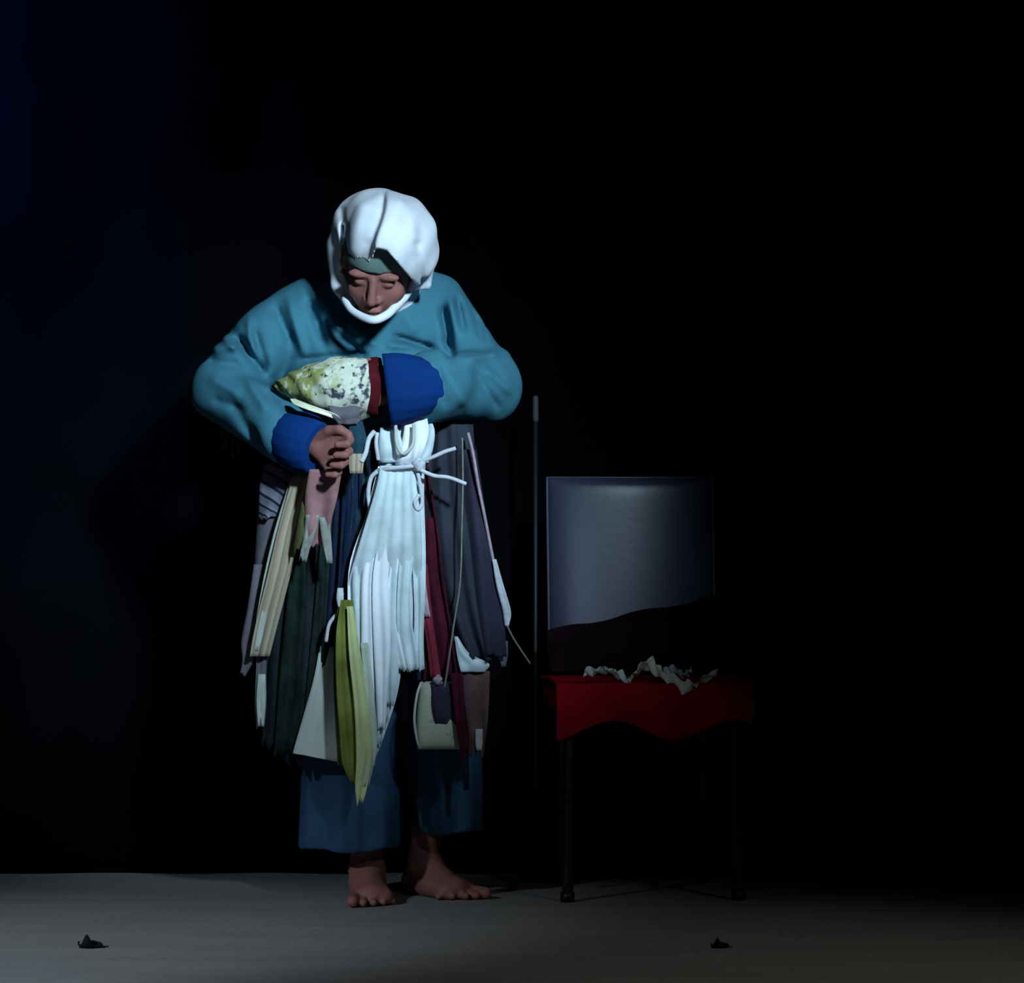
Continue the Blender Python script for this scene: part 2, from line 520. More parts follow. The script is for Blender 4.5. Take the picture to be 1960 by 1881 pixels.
def sheet(name, rows, mat, parent, nu=9, nv=28, folds=1.5, amp=0.006, thick=0.003, wrap=0.0, rag=0.0, seed=0, wob=0.0, off=PY, slant=0.0):
    """hanging cloth; rows = (py, xl, xr, y) from top to bottom"""
    rr = random.Random(seed * 31 + 5)
    R = crom([(r[0], r[1], r[2], r[3]) for r in rows], nv)
    ph = rr.uniform(0, 6.28); ph2 = rr.uniform(0, 6.28)
    rg = [rr.uniform(-1, 1) for _ in range(nu)]
    V, UV = [], []
    for layer in (0, 1):
        for j in range(nv):
            v = j / (nv - 1)
            py, xl, xr, y = R[j]
            for i in range(nu):
                u = i / (nu - 1)
                px = xl + (xr - xl) * u + wob * math.sin(v * 9 + ph2 + u * 2)
                yy = y + wrap * (2 * u - 1) ** 2
                f = math.sin(u * folds * 6.283 + ph + 1.3 * math.sin(v * 3.1 + ph2))
                yy += amp * f * (0.35 + 0.65 * v) + 0.35 * amp * math.sin(v * 11 + u * 3 + ph2)
                ppy = py + rag * rg[i] * max(0, (v - 0.75) / 0.25) + slant * (u - 0.5) * v ** 3
                p = W(px, ppy, yy, off)
                if layer: p = p + np.array([0, thick, 0])
                V.append(p); UV.append((u, v))
    n = nu * nv
    Fc = []
    for j in range(nv - 1):
        for i in range(nu - 1):
            a = j * nu + i
            Fc.append((a, a + nu, a + nu + 1, a + 1))
            Fc.append((n + a, n + a + 1, n + a + nu + 1, n + a + nu))
    for j in range(nv - 1):
        a = j * nu; b = a + nu - 1
        Fc.append((a, n + a, n + a + nu, a + nu)); Fc.append((b, b + nu, n + b + nu, n + b))
    for i in range(nu - 1):
        a = i; b = (nv - 1) * nu + i
        Fc.append((a, a + 1, n + a + 1, n + a)); Fc.append((b, n + b, n + b + 1, b + 1))
    return mesh_obj(name, V, Fc, mat, parent, uvs=UV)


def tube_mesh(P, rad, ns=8):
    P = np.asarray(P, float); n = len(P)
    rad = np.full(n, rad) if np.isscalar(rad) else np.asarray(rad, float)
    V, Fc = [], []
    up = np.array([0.31, 0.87, 0.38])
    for i in range(n):
        t = P[min(i + 1, n - 1)] - P[max(i - 1, 0)]; t = t / (np.linalg.norm(t) + 1e-12)
        s = np.cross(t, up); s /= np.linalg.norm(s) + 1e-12
        w = np.cross(s, t)
        for k in range(ns):
            a = 2 * math.pi * k / ns
            V.append(P[i] + rad[i] * (math.cos(a) * s + math.sin(a) * w))
    for i in range(n - 1):
        for k in range(ns):
            k2 = (k + 1) % ns
            Fc.append((i * ns + k, i * ns + k2, (i + 1) * ns + k2, (i + 1) * ns + k))
    Fc.append(tuple(range(ns))[::-1]); Fc.append(tuple((n - 1) * ns + k for k in range(ns)))
    return V, Fc


def cord(name, pts, rad, mat, parent, n=30, off=PY):
    P = crom([W(*p, off) for p in pts], n)
    V, Fc = tube_mesh(P, rad)
    return mesh_obj(name, V, Fc, mat, parent)


def knot(name, p, r, mat, parent, seed=0, off=PY):
    """small wrapped lump of tied cloth"""
    c = W(*p, off)
    V, Fc = [], []
    nu, nv = 14, 9
    for j in range(nv):
        th = math.pi * j / (nv - 1)
        for i in range(nu):
            a = 2 * math.pi * i / nu
            q = 1 + 0.18 * math.sin(3 * a + 2 * th + seed) + 0.1 * math.sin(5 * th + seed)
            V.append(c + q * np.array([r[0] * math.sin(th) * math.cos(a), r[1] * math.sin(th) * math.sin(a), r[2] * math.cos(th)]))
    for j in range(nv - 1):
        for i in range(nu):
            i2 = (i + 1) % nu
            Fc.append((j * nu + i, (j + 1) * nu + i, (j + 1) * nu + i2, j * nu + i2))
    return mesh_obj(name, V, Fc, mat, parent)


# ------------------------------------------------------------------ the person
person = empty('person', (W(735, 1700, 0.05)[0], PY + 0.05, 0.0))
tag(person, 'stooped barefoot person in white headscarf, teal sweatshirt and hanging rag strips', 'person')

# head frame: pitch forward and slight roll, face towards -Y
PITCH, ROLL, YAW = math.radians(40), math.radians(7), math.radians(-6)
HC = W(728, 497, -0.20)
HR = (Matrix.Rotation(ROLL, 3, 'Y') @ Matrix.Rotation(YAW, 3, 'Z') @ Matrix.Rotation(PITCH, 3, 'X'))
# local axes: x = image right, f = forward (face), z = up
AX = np.array(HR @ Vector((1, 0, 0))); AF = np.array(HR @ Vector((0, -1, 0))); AZ = np.array(HR @ Vector((0, 0, 1)))
HROWS = [AX, AF, AZ]


def H(x, f, z):
    return HC + AX * x + AF * f + AZ * z


# joints
SHL, ELL, WRL = W(520, 640, 0.03), W(428, 748, -0.03), W(585, 846, -0.235)
SHR, ELR, WRR = W(850, 618, 0.03), W(925, 738, -0.05), W(752, 744, -0.245)
PELV = W(735, 965, 0.04)


def build_body():
    f = Field((W(360, 0, 0)[0], -0.32, -0.006), (W(1010, 0, 0)[0], 0.50, 1.50), 0.0042)
    # trunk, well inside the clothes
    f.ell(PELV, (0.13, 0.085, 0.10), 0.03)
    f.cap(PELV, W(715, 800, 0.04), 0.085, 0.095, 0.04)
    f.cap(W(715, 800, 0.04), W(705, 640, 0.03), 0.095, 0.10, 0.04)
    f.cap(W(580, 620, 0.06), W(810, 605, 0.06), 0.042, 0.042, 0.03)
    f.cap(W(715, 600, 0.02), HC + AZ * -0.06 - AF * 0.02, 0.055, 0.052, 0.02)
    # arms
    for s, e, w in ((SHL, ELL, WRL), (SHR, ELR, WRR)):
        f.cap(s + np.array([0, 0.015, 0]), e, 0.034, 0.036, 0.015)
        f.cap(e, w, 0.036, 0.025, 0.015)
    # legs
    kL, kR = W(675, 1290, 0.02), W(842, 1280, 0.07)
    aL, aR = W(702, 1640, 0.06), W(812, 1640, 0.15)
    f.cap(PELV + np.array([-0.06, 0, -0.02]), kL, 0.075, 0.05, 0.03)
    f.cap(kL, aL, 0.050, 0.034, 0.02)
    f.cap(PELV + np.array([0.07, 0, -0.02]), kR, 0.065, 0.045, 0.03)
    f.cap(kR, aR, 0.045, 0.033, 0.02)
    # head
    f.ell(H(0, -0.012, 0.030), (0.076, 0.094, 0.088), 0.02, HROWS)
    f.ell(H(0, 0.026, -0.045), (0.062, 0.066, 0.070), 0.03, HROWS)
    f.ell(H(0, 0.062, -0.100), (0.026, 0.022, 0.018), 0.025, HROWS)       # chin
    for s in (-1, 1):
        f.ell(H(0.040 * s, 0.062, -0.036), (0.020, 0.016, 0.018), 0.018, HROWS)   # cheekbone
        f.ell(H(0.033 * s, 0.080, 0.018), (0.024, 0.011, 0.009), 0.010, HROWS)   # brow
        f.ell(H(0.031 * s, 0.078, -0.003), (0.0135, 0.010, 0.0085), 0.004, HROWS)   # eyelid
        f.ell(H(0.080 * s, -0.008, -0.008), (0.010, 0.020, 0.032), 0.008, HROWS)   # ear
        f.ell(H(0.0135 * s, 0.094, -0.040), (0.0085, 0.009, 0.0075), 0.006, HROWS)   # nostril wing
    f.cap(H(0, 0.086, 0.008), H(0, 0.108, -0.034), 0.0075, 0.0105, 0.010)
    f.ell(H(0, 0.094, -0.066), (0.022, 0.010, 0.0065), 0.006, HROWS)      # lips
    f.ell(H(0, 0.090, -0.078), (0.018, 0.010, 0.0065), 0.006, HROWS)
    mo0, mo1 = H(-0.020, 0.105, -0.072), H(0.020, 0.105, -0.072)
    f.carve(lambda X, Y, Z: seg(X, Y, Z, mo0, mo1, 0.0030, 0.0030), np.minimum(mo0, mo1) - 0.02, np.maximum(mo0, mo1) + 0.02)

    # image-left hand: closed on the hanging cloth
    d = (WRL - ELL); d /= np.linalg.norm(d)
    f.cap(WRL, W(612, 858, -0.262), 0.025, 0.024, 0.01)
    kn = [(650, 838, -0.298), (648, 859, -0.302), (640, 879, -0.298), (630, 897, -0.290)]
    for p in kn:
        f.cap(W(612, 860, -0.258), W(*p), 0.020, 0.0105, 0.008)
    ch = [[(650, 838, -0.298), (671, 842, -0.318), (664, 850, -0.340), (645, 851, -0.338)],
          [(648, 859, -0.302), (669, 863, -0.322), (661, 871, -0.343), (643, 871, -0.340)],
          [(640, 879, -0.298), (661, 884, -0.316), (653, 891, -0.336), (636, 890, -0.332)],
          [(630, 897, -0.290), (649, 903, -0.306), (641, 909, -0.324), (626, 908, -0.320)]]
    for i, c in enumerate(ch):
        r0 = (0.0098, 0.0098, 0.0094, 0.0084)[i]
        for a, b, s in zip(c[:-1], c[1:], (1.0, 0.94, 0.86)):
            f.cap(W(*a), W(*b), r0 * s, r0 * s * 0.93, 0.0025)
    th = [(608, 840, -0.268), (630, 824, -0.295), (650, 822, -0.312), (668, 831, -0.318)]
    for a, b, ra, rb in zip(th[:-1], th[1:], (0.014, 0.0115, 0.0105), (0.0118, 0.0105, 0.0088)):
        f.cap(W(*a), W(*b), ra, rb, 0.004)

    # image-right hand: reaching into the pouch, back of the hand to the camera
    f.cap(WRR, W(726, 748, -0.250), 0.025, 0.026, 0.01)
    kn = [(706, 716, -0.257), (700, 738, -0.264), (702, 760, -0.262), (708, 780, -0.254)]
    for p in kn:
        f.cap(W(730, 750, -0.250), W(*p), 0.021, 0.0110, 0.010)
    ch = [[(706, 716, -0.257), (682, 712, -0.262), (662, 718, -0.257), (648, 724, -0.244)],
          [(700, 738, -0.264), (674, 736, -0.268), (652, 740, -0.260), (638, 744, -0.244)],
          [(702, 760, -0.262), (678, 762, -0.265), (658, 764, -0.258), (646, 766, -0.244)],
          [(708, 780, -0.254), (690, 786, -0.256), (674, 788, -0.252), (664, 788, -0.240)]]
    for i, c in enumerate(ch):
        r0 = (0.0096, 0.0100, 0.0096, 0.0084)[i]
        for a, b, s in zip(c[:-1], c[1:], (1.0, 0.93, 0.86)):
            f.cap(W(*a), W(*b), r0 * s, r0 * s * 0.93, 0.0025)
    th = [(734, 728, -0.240), (722, 702, -0.244), (704, 694, -0.240), (688, 694, -0.232)]
    for a, b, ra, rb in zip(th[:-1], th[1:], (0.015, 0.012, 0.0108), (0.0122, 0.0108, 0.009)):
        f.cap(W(*a), W(*b), ra, rb, 0.004)

    # feet
    def foot(ankle, heel, ball, side, spread, s=1.0):
        heel = np.array(heel); ball = np.array(ball)
        fw = ball - heel; fw[2] = 0; fw /= np.linalg.norm(fw)
        sd = np.array([fw[1], -fw[0], 0.0])   # to the right of walking direction
        f.ell(heel + np.array([0, 0, 0.030]), (0.033 * s, 0.033 * s, 0.032), 0.02)
        f.cap(ankle, heel + fw * 0.035 + np.array([0, 0, 0.045]), 0.034, 0.036, 0.02)
        f.cap(heel + fw * 0.045 + np.array([0, 0, 0.052]), ball + np.array([0, 0, 0.024]), 0.036, 0.024, 0.025)
        for q in (-1, 1):
            f.ell(ankle + sd * 0.030 * q + np.array([0, 0, -0.012]), (0.013, 0.014, 0.014), 0.012)
        for q, rr_ in ((-1, 0.022), (0, 0.022), (1, 0.020)):
            f.cap(heel + fw * 0.06 + sd * 0.014 * q + np.array([0, 0, 0.028]), ball + sd * 0.028 * q * s + np.array([0, 0, 0.019]), 0.026, rr_ * 0.9, 0.018)
        for i in range(5):
            q = (i - 2) / 2.0 * side
            big = i == 0
            L = 0.055 - 0.0085 * i - (0.004 if big else 0)
            r = 0.0135 if big else 0.0098 - 0.0005 * i
            b = ball + sd * q * 0.037 * s + fw * (0.0 if i < 3 else -0.010 * (i - 2)) + np.array([0, 0, r + 0.004])
            t = b + fw * L + sd * q * 0.010
            t[2] = r + 0.001
            f.cap(b, t, r * 1.05, r, 0.0035)
        s_, X, Y, Z = f.box((heel - 0.3), (ball + 0.3))
    aLf = W(703, 1652, 0.075)
    foot(aLf, (aLf[0] - 0.004, PY + 0.085, 0), (W(712, 1700, -0.06)[0], PY - 0.070, 0), -1, 1)
    aRf = W(812, 1648, 0.15)
    foot(aRf, (aRf[0] - 0.02, PY + 0.185, 0), (W(872, 1700, 0.06)[0], PY + 0.065, 0), 1, 1)
    # soles flat on the floor
    s_, X, Y, Z = f.box(f.lo, f.lo + f.n * f.h)
    f.F[s_] = np.maximum(f.F[s_], (0.0005 - Z) + 0 * X + 0 * Y)
    V, Q = f.mesh(1)
    return mesh_obj('body', V, Q, M['skin'], person)


body = build_body()
body['label'] = 'reddish-brown skin of face, hands and bare feet'

# nails on the toes and the visible fingers are left to relief; eyes are lowered lids


def build_sweatshirt():
    f = Field((W(355, 0, 0)[0], -0.30, W(0, 915, 0)[2]), (W(1015, 0, 0)[0], 0.36, W(0, 490, 0)[2]), 0.0050)
    k = 0.03
    f.ell(W(690, 640, 0.055), (0.215, 0.135, 0.150), k)
    f.ell(W(735, 590, 0.06), (0.150, 0.120, 0.105), 0.04)            # stooped upper back
    f.ell(W(700, 735, 0.030), (0.190, 0.150, 0.155), 0.04)
    f.ell(W(715, 830, 0.030), (0.180, 0.140, 0.100), 0.04)
    f.cap(W(575, 620, 0.045), W(830, 596, 0.05), 0.078, 0.080, 0.04)
    f.cap(W(640, 580, 0.06), W(560, 618, 0.05), 0.070, 0.060, 0.04)
    # sleeves
    f.cap(SHL, ELL, 0.072, 0.068, 0.022)
    f.cap(W(500, 660, 0.0), W(440, 735, -0.03), 0.070, 0.070, 0.02)
    f.cap(ELL, W(548, 829, -0.205), 0.069, 0.066, 0.018)
    f.cap(SHR, ELR, 0.072, 0.078, 0.022)
    f.ell(ELR + np.array([0.0, -0.01, -0.002]), (0.084, 0.075, 0.076), 0.02)
    f.cap(ELR, W(828, 738, -0.215), 0.074, 0.078, 0.016)
    # hollow at the neck opening
    f.carve(lambda X, Y, Z: ellipsoid(X, Y, Z, W(712, 556, -0.070), np.array([0.060, 0.062, 0.050])), W(712, 556, -0.07) - 0.1, W(712, 556, -0.07) + 0.1)

    # folds: (from, to, radius, height) heights > 0 are ridges, < 0 valleys
    folds = [
        ((478, 618), (512, 716), 0.012, -0.012), ((446, 636), (508, 724), 0.013, -0.026),
        ((472, 600), (486, 690), 0.010, 0.010), ((520, 575), (560, 668), 0.011, -0.010),
        ((545, 560), (585, 690), 0.012, 0.009), ((585, 560), (625, 672), 0.012, -0.018),
        ((612, 560), (668, 668), 0.012, 0.010), ((640, 630), (705, 690), 0.011, -0.020),
        ((655, 606), (728, 668), 0.011, 0.011), ((650, 575), (720, 640), 0.009, -0.010),
        ((560, 690), (700, 676), 0.010, -0.012), ((742, 640), (836, 668), 0.009, -0.014),
        ((735, 660), (790, 664), 0.010, 0.008), ((770, 600), (800, 640), 0.014, 0.006),
        ((842, 575), (864, 680), 0.011, -0.024), ((858, 560), (876, 650), 0.009, 0.010),
        ((872, 560), (890, 640), 0.008, -0.010), ((845, 640), (870, 690), 0.012, -0.012),
        ((905, 590), (925, 660), 0.012, -0.006), ((925, 620), (950, 690), 0.012, 0.005),
        ((880, 690), (985, 672), 0.014, 0.006), ((900, 700), (960, 790), 0.010, -0.007),
        ((925, 700), (985, 760), 0.010, 0.006), ((850, 700), (900, 790), 0.012, 0.005),
        ((835, 690), (860, 790), 0.010, -0.005),
        ((395, 668), (470, 662), 0.012, 0.009), ((388, 690), (470, 700), 0.012, -0.008),
        ((395, 720), (470, 760), 0.012, 0.006), ((400, 760), (480, 790), 0.012, -0.006),
        ((470, 720), (520, 790), 0.012, 0.006), ((440, 760), (500, 850), 0.014, -0.006),
        ((500, 740), (555, 800), 0.010, -0.006), ((420, 640), (455, 672), 0.010, 0.008),
    ]
    for a, b, r, h in folds:
        A, B = W(*a, -0.1), W(*b, -0.1)
        lo = np.minimum(A, B) - 3 * r; hi = np.maximum(A, B) + 3 * r
        lo[1], hi[1] = -0.30, 0.10

        def fn(X, Y, Z, A=A, B=B, r=r, h=h):
            d, t = seg2d(X, Z, A, B)
            fade = np.clip(np.minimum(t, 1 - t) / 0.22, 0.15, 1)
            return -1.5 * h * np.exp(-(d / (0.85 * r)) ** 2) * fade + 0 * Y
        f.push(fn, lo, hi)
    # cloth-scale unevenness all over
    f.push(lambda X, Y, Z: 0.0028 * np.sin(31 * X + 17 * Z + 3 * np.sin(23 * Y)) * np.sin(26 * Z - 13 * X + 2) + 0.0015 * np.sin(61 * X - 43 * Z + 20 * Y), f.lo, f.lo + f.n * f.h)
    V, Q = f.mesh(2)
    return mesh_obj('sweatshirt', V, Q, M['sweat'], person)


sweat = build_sweatshirt()
sweat['label'] = 'grey-teal sweatshirt with bunched folds'


def build_cuff(rows, name='cuff'):
    """ribbed cuff: rows of (centre, radius) rings swept along the wrist"""
    P = crom([r[0] for r in rows], 12)
    rad = crom([[r[1], r[2]] for r in rows], 12)
    ns = 64
    V, Fc = [], []
    for i in range(12):
        t = P[min(i + 1, 11)] - P[max(i - 1, 0)]; t /= np.linalg.norm(t)
        up = np.array([0, 0, 1.0]); s = np.cross(t, up); s /= np.linalg.norm(s); w = np.cross(s, t)
        for k in range(ns):
            a = 2 * math.pi * k / ns
            q = 1 + 0.008 * (1 if (k // 2) % 2 else -1) + 0.03 * math.sin(2 * a + i * 0.4)
            V.append(P[i] + q * (rad[i][0] * math.cos(a) * s + rad[i][1] * math.sin(a) * w))
    # turn inwards at the wrist end
    for q in (0.90, 0.62):
        for k in range(ns):
            V.append(P[-1] + (np.array(V[11 * ns + k]) - P[-1]) * q)
    for i in range(13):
        for k in range(ns):
            k2 = (k + 1) % ns
            Fc.append((i * ns + k, i * ns + k2, (i + 1) * ns + k2, (i + 1) * ns + k))
    o = mesh_obj(name, V, Fc, M['cuff'], sweat)
    o['label'] = 'navy blue ribbed cuff'
    return o


build_cuff([(W(536, 822, -0.19), 0.045, 0.045), (W(562, 838, -0.222), 0.060, 0.064), (W(588, 850, -0.25), 0.058, 0.064), (W(608, 857, -0.268), 0.046, 0.054)])
build_cuff([(W(842, 737, -0.205), 0.050, 0.050), (W(808, 740, -0.235), 0.068, 0.066), (W(772, 743, -0.25), 0.070, 0.077), (W(740, 747, -0.252), 0.062, 0.078)])


def build_trousers():
    f = Field((W(520, 0, 0)[0], -0.16, W(0, 1650, 0)[2]), (W(990, 0, 0)[0], 0.42, W(0, 850, 0)[2]), 0.0056)
    f.ell(W(735, 950, 0.04), (0.175, 0.125, 0.125), 0.04)
    hL, hR = W(668, 1622, 0.065), W(864, 1590, 0.11)
    f.cap(W(680, 990, 0.04), W(672, 1290, 0.03), 0.100, 0.098, 0.03)
    f.cap(W(672, 1290, 0.03), hL + np.array([0, 0, -0.12]), 0.098, 0.119, 0.03)
    f.cap(W(795, 990, 0.05), W(850, 1290, 0.07), 0.095, 0.082, 0.012)
    f.cap(W(850, 1290, 0.07), hR + np.array([0, 0, -0.12]), 0.082, 0.0745, 0.012)
    # soft vertical folds
    rf = random.Random(3)
    for cx, y0, y1, hgt in ((590, 1300, 1620, 0.006), (625, 1460, 1620, -0.008), (655, 1480, 1620, 0.008), (700, 1460, 1620, -0.007), (735, 1330, 1620, 0.007),
                            (758, 1300, 1600, 0.004), (815, 1420, 1590, -0.009), (845, 1440, 1590, 0.008), (872, 1430, 1590, -0.007), (900, 1400, 1590, 0.007)):
        A, B = W(cx, y0, 0), W(cx + rf.uniform(-8, 8), y1, 0)
        lo = np.minimum(A, B) - 0.05; hi = np.maximum(A, B) + 0.05; lo[1], hi[1] = -0.2, 0.25
        f.push(lambda X, Y, Z, A=A, B=B, hgt=hgt: -hgt * np.exp(-(seg2d(X, Z, A, B)[0] / 0.014) ** 2) + 0 * Y, lo, hi)
    # cut hems and hollow the leg ends
    s_, X, Y, Z = f.box(f.lo, f.lo + f.n * f.h)
    hem = np.where(X < W(782, 0, 0.1)[0], hL[2] - 0.035 * (X - hL[0]) / 0.115 * 0 + 0.004 * np.sin(40 * X), hR[2] + 0.004 * np.sin(50 * X))
    f.F[s_] = np.maximum(f.F[s_], hem - Z + 0 * Y)
    for h, r in ((hL, 0.103), (hR, 0.062)):
        f.carve(lambda X, Y, Z, h=h, r=r: seg(X, Y, Z, h + np.array([0, 0, -0.15]), h + np.array([0, 0, 0.10]), r, r * 0.8), h - 0.3, h + 0.3)
    V, Q = f.mesh(2)
    return mesh_obj('trousers', V, Q, M['trouser'], person)


tr = build_trousers()
tr['label'] = 'wide cropped blue-grey trousers'


def build_headscarf():
    lo = np.array([W(600, 0, -0.2)[0], -0.33, W(0, 640, -0.2)[2]])
    hi = np.array([W(865, 0, -0.2)[0], 0.16, W(0, 335, -0.2)[2]])
    f = Field(lo, hi, 0.0034)
    c = W(730, 465, -0.188)
    f.ell(c, (0.106, 0.164, 0.115), 0.02)
    f.ell(W(775, 470, -0.16), (0.070, 0.110, 0.095), 0.03)
    f.ell(W(705, 440, -0.15), (0.075, 0.105, 0.085), 0.03)
    f.cap(W(648, 470, -0.13), W(654, 545, -0.15), 0.024, 0.024, 0.03)
    f.cap(W(654, 545, -0.15), W(676, 590, -0.175), 0.022, 0.013, 0.012)
    f.cap(W(815, 480, -0.14), W(812, 542, -0.13), 0.022, 0.018, 0.02)
    f.cap(W(730, 480, -0.06), W(735, 560, -0.01), 0.095, 0.085, 0.03)
    # right-hand layer folded over the left-hand one: a real step along this curve
    curve = [(736, 345), (738, 384), (736, 406), (730, 431), (721, 457), (717, 476), (716, 520)]
    P = crom([W(x, y, -0.25) for x, y in curve], 40)

    def step(X, Y, Z):
        xs = np.interp(-Z, -P[:, 2], P[:, 0])
        d = X - xs
        lift = 0.5 + 0.5 * np.tanh(d / 0.0035)
        front = np.clip((-0.05 - Y) / 0.08, 0, 1)
        low = np.clip((W(0, 372, -0.25)[2] - Z) / 0.10, 0, 1)
        back_in = np.exp(-np.clip(-d, 0, None) / (0.012 + 0.034 * low)) * (1 - lift)
        top = np.clip((W(0, 362, -0.25)[2] - Z) / 0.03, 0, 1)
        return (-0.009 * lift + 0.022 * back_in) * front * top
    f.push(step, lo, hi)
    # groove between the front flap and the side band, and soft creases
    for a, b, r, h in (((656, 430), (657, 515), 0.006, -0.013), ((652, 400), (658, 440), 0.008, -0.006), ((690, 400), (675, 480), 0.016, 0.006),
                       ((705, 470), (690, 512), 0.010, -0.004), ((800, 470), (808, 545), 0.008, -0.006), ((790, 420), (800, 480), 0.012, 0.004),
                       ((760, 400), (745, 470), 0.02, 0.004)):
        A, B = W(*a, -0.25), W(*b, -0.25)
        l2 = np.minimum(A, B) - 0.04; h2 = np.maximum(A, B) + 0.04; l2[1], h2[1] = -0.4, 0.0
        f.push(lambda X, Y, Z, A=A, B=B, r=r, h=h: -h * np.exp(-(seg2d(X, Z, A, B)[0] / r) ** 2) + 0 * Y, l2, h2)
    # slack, slightly crumpled cloth
    f.push(lambda X, Y, Z: 0.0024 * np.sin(44 * X + 26 * Z + 2 * np.sin(30 * Y)) * np.sin(38 * Z - 21 * X + 1) + 0.0012 * np.sin(90 * X - 60 * Z + 30 * Y), lo, hi)
    # left side falls away flatter than the right
    f.push(lambda X, Y, Z: 0.019 * np.clip((W(726, 0, -0.2)[0] - X) / 0.08, 0, 1) * np.clip((-0.06 - Y) / 0.10, 0, 1) * np.clip((Z - W(0, 520, -0.2)[2]) / 0.03, 0, 1), lo, hi)
    # the face opening
    poly = [(722, 478), (742, 482), (762, 505), (785, 532), (804, 550), (796, 566), (782, 585), (755, 602), (715, 640), (690, 618), (674, 585), (668, 550), (661, 516), (675, 515), (692, 514), (708, 508), (716, 494)]
    PP = np.array([W(x, y, -0.25)[[0, 2]] for x, y in poly])

    def opening(X, Y, Z):
        x, z = np.broadcast_arrays(X[:, 0, :] + 0 * Z[0], Z[0][0] + 0 * X[:, 0, :])
        d = np.full(x.shape, 1e9); s = np.ones(x.shape)
        n = len(PP)
        for i in range(n):
            a, b = PP[i], PP[(i + 1) % n]
            ex, ez = b - a
            wx, wz = x - a[0], z - a[1]
            t = np.clip((wx * ex + wz * ez) / (ex * ex + ez * ez), 0, 1)
            d = np.minimum(d, (wx - ex * t) ** 2 + (wz - ez * t) ** 2)
            c1 = z >= a[1]; c2 = z < b[1]; c3 = ex * wz > ez * wx
            s = np.where((c1 & c2 & c3) | (~c1 & ~c2 & ~c3), -s, s)
        d2 = (s * np.sqrt(d))[:, None, :]
        return np.maximum(d2, Y - (-0.062))
    f.carve(opening, lo, hi)
    # hollow inside so that the head sits in it
    f.carve(lambda X, Y, Z: ellipsoid(X, Y, Z, H(0, 0.015, -0.005), np.array([0.085, 0.094, 0.094]), HROWS), HC - 0.2, HC + 0.2)
    # open underneath, around the neck
    V, Q = f.mesh(2)
    return mesh_obj('headscarf', V, Q, M['white'], person)


hs = build_headscarf()
hs['label'] = 'white cotton headscarf with one side folded over the other'


def build_undercap():
    f = Field(HC - 0.16, HC + 0.16, 0.0036)
    f.ell(H(0, -0.008, 0.028), (0.082, 0.0985, 0.091), 0.01, HROWS)
    s_, X, Y, Z = f.box(f.lo, f.lo + f.n * f.h)
    lz = (X - HC[0]) * AZ[0] + (Y - HC[1]) * AZ[1] + (Z - HC[2]) * AZ[2]
    lf = (X - HC[0]) * AF[0] + (Y - HC[1]) * AF[1] + (Z - HC[2]) * AF[2]
    f.F[s_] = np.maximum(f.F[s_], (0.030 - lz) + 0.10 * (lf - 0.09))
    V, Q = f.mesh(2)
    o = mesh_obj('undercap', V, Q, M['undercap'], person)
    o['label'] = 'grey-green cap edge under the headscarf'


build_undercap()

# scarf end passing under the chin: a flattened roll of cloth
def chin_wrap():
    P = crom([W(658, 572, -0.185), W(676, 596, -0.225), (W(712, 612, -0.262)), W(738, 604, -0.250), W(756, 588, -0.215), W(776, 568, -0.17), W(788, 550, -0.12)], 40)
    V, Fc = tube_mesh(P, [0.0070 + 0.0025 * math.sin(i / 39 * math.pi) for i in range(40)], 12)
    o = mesh_obj('chin_wrap', V, Fc, M['white'], hs)
    o['label'] = 'white cloth edge wrapped under the chin'


chin_wrap()

# ---- belt and hanging rags (each one a part of the costume)
strips = []


def S(name, label, rows, mat, **kw):
    kw.setdefault('seed', len(strips) + 1)
    o = sheet(name, rows, mat, person, **kw)
    if label: o['label'] = label
    strips.append(o)
    return o


# waistband rope that carries the strips
def waist_rope():
    P = []
    for i in range(49):
        a = 2 * math.pi * i / 48
        P.append(W(722, 858, 0.03) + np.array([0.215 * math.cos(a), -0.185 * math.sin(a), 0.006 * math.sin(3 * a)]))
    V, Fc = tube_mesh(P, 0.007, 8)
    mesh_obj('waist_rope', V, Fc, M['navy'], person)


waist_rope()

# image-left group
S('fabric_strip', 'mauve-grey cloth hanging under the cuff', [(888, 506, 596, -0.150), (960, 495, 588, -0.145), (1060, 488, 570, -0.128), (1150, 484, 545, -0.118), (1235, 470, 520, -0.11)], M['lav_plain'], wrap=0.02, amp=0.008, nu=13)
S('fabric_strip', 'lavender-grey scrap with fine dark diagonal stripes', [(886, 506, 590, -0.165), (925, 498, 582, -0.165), (965, 495, 560, -0.160), (992, 493, 540, -0.155)], M['lav'], wrap=0.02, amp=0.005, nu=13, rag=4)
S('fabric_strip', 'narrow mauve-grey rag at the far left', [(1080, 486, 506, -0.135), (1160, 474, 500, -0.13), (1225, 462, 490, -0.125), (1262, 464, 486, -0.12), (1292, 459, 470, -0.12)], M['lav_plain'], nu=5, rag=6)
S('fabric_strip', 'long beige banded strip', [(905, 562, 600, -0.195), (1000, 535, 578, -0.185), (1100, 512, 556, -0.175), (1200, 488, 530, -0.16), (1256, 478, 516, -0.155)], M['beige'], nu=11, amp=0.005, folds=1.5)
S('fabric_strip', 'pale beige companion strip', [(915, 556, 575, -0.185), (1020, 524, 545, -0.175), (1140, 498, 516, -0.165), (1245, 482, 498, -0.155)], M['offwhite'], nu=5, amp=0.004)
S('fabric_strip', 'pale grey rag tail', [(1200, 492, 512, -0.135), (1280, 490, 510, -0.13), (1345, 488, 510, -0.13), (1392, 491, 505, -0.13)], M['lav_plain'], nu=5, rag=5)
S('fabric_strip', None, [(1290, 494, 508, -0.137), (1340, 491, 509, -0.137), (1390, 494, 506, -0.137)], M['offwhite'], nu=5, nv=12)
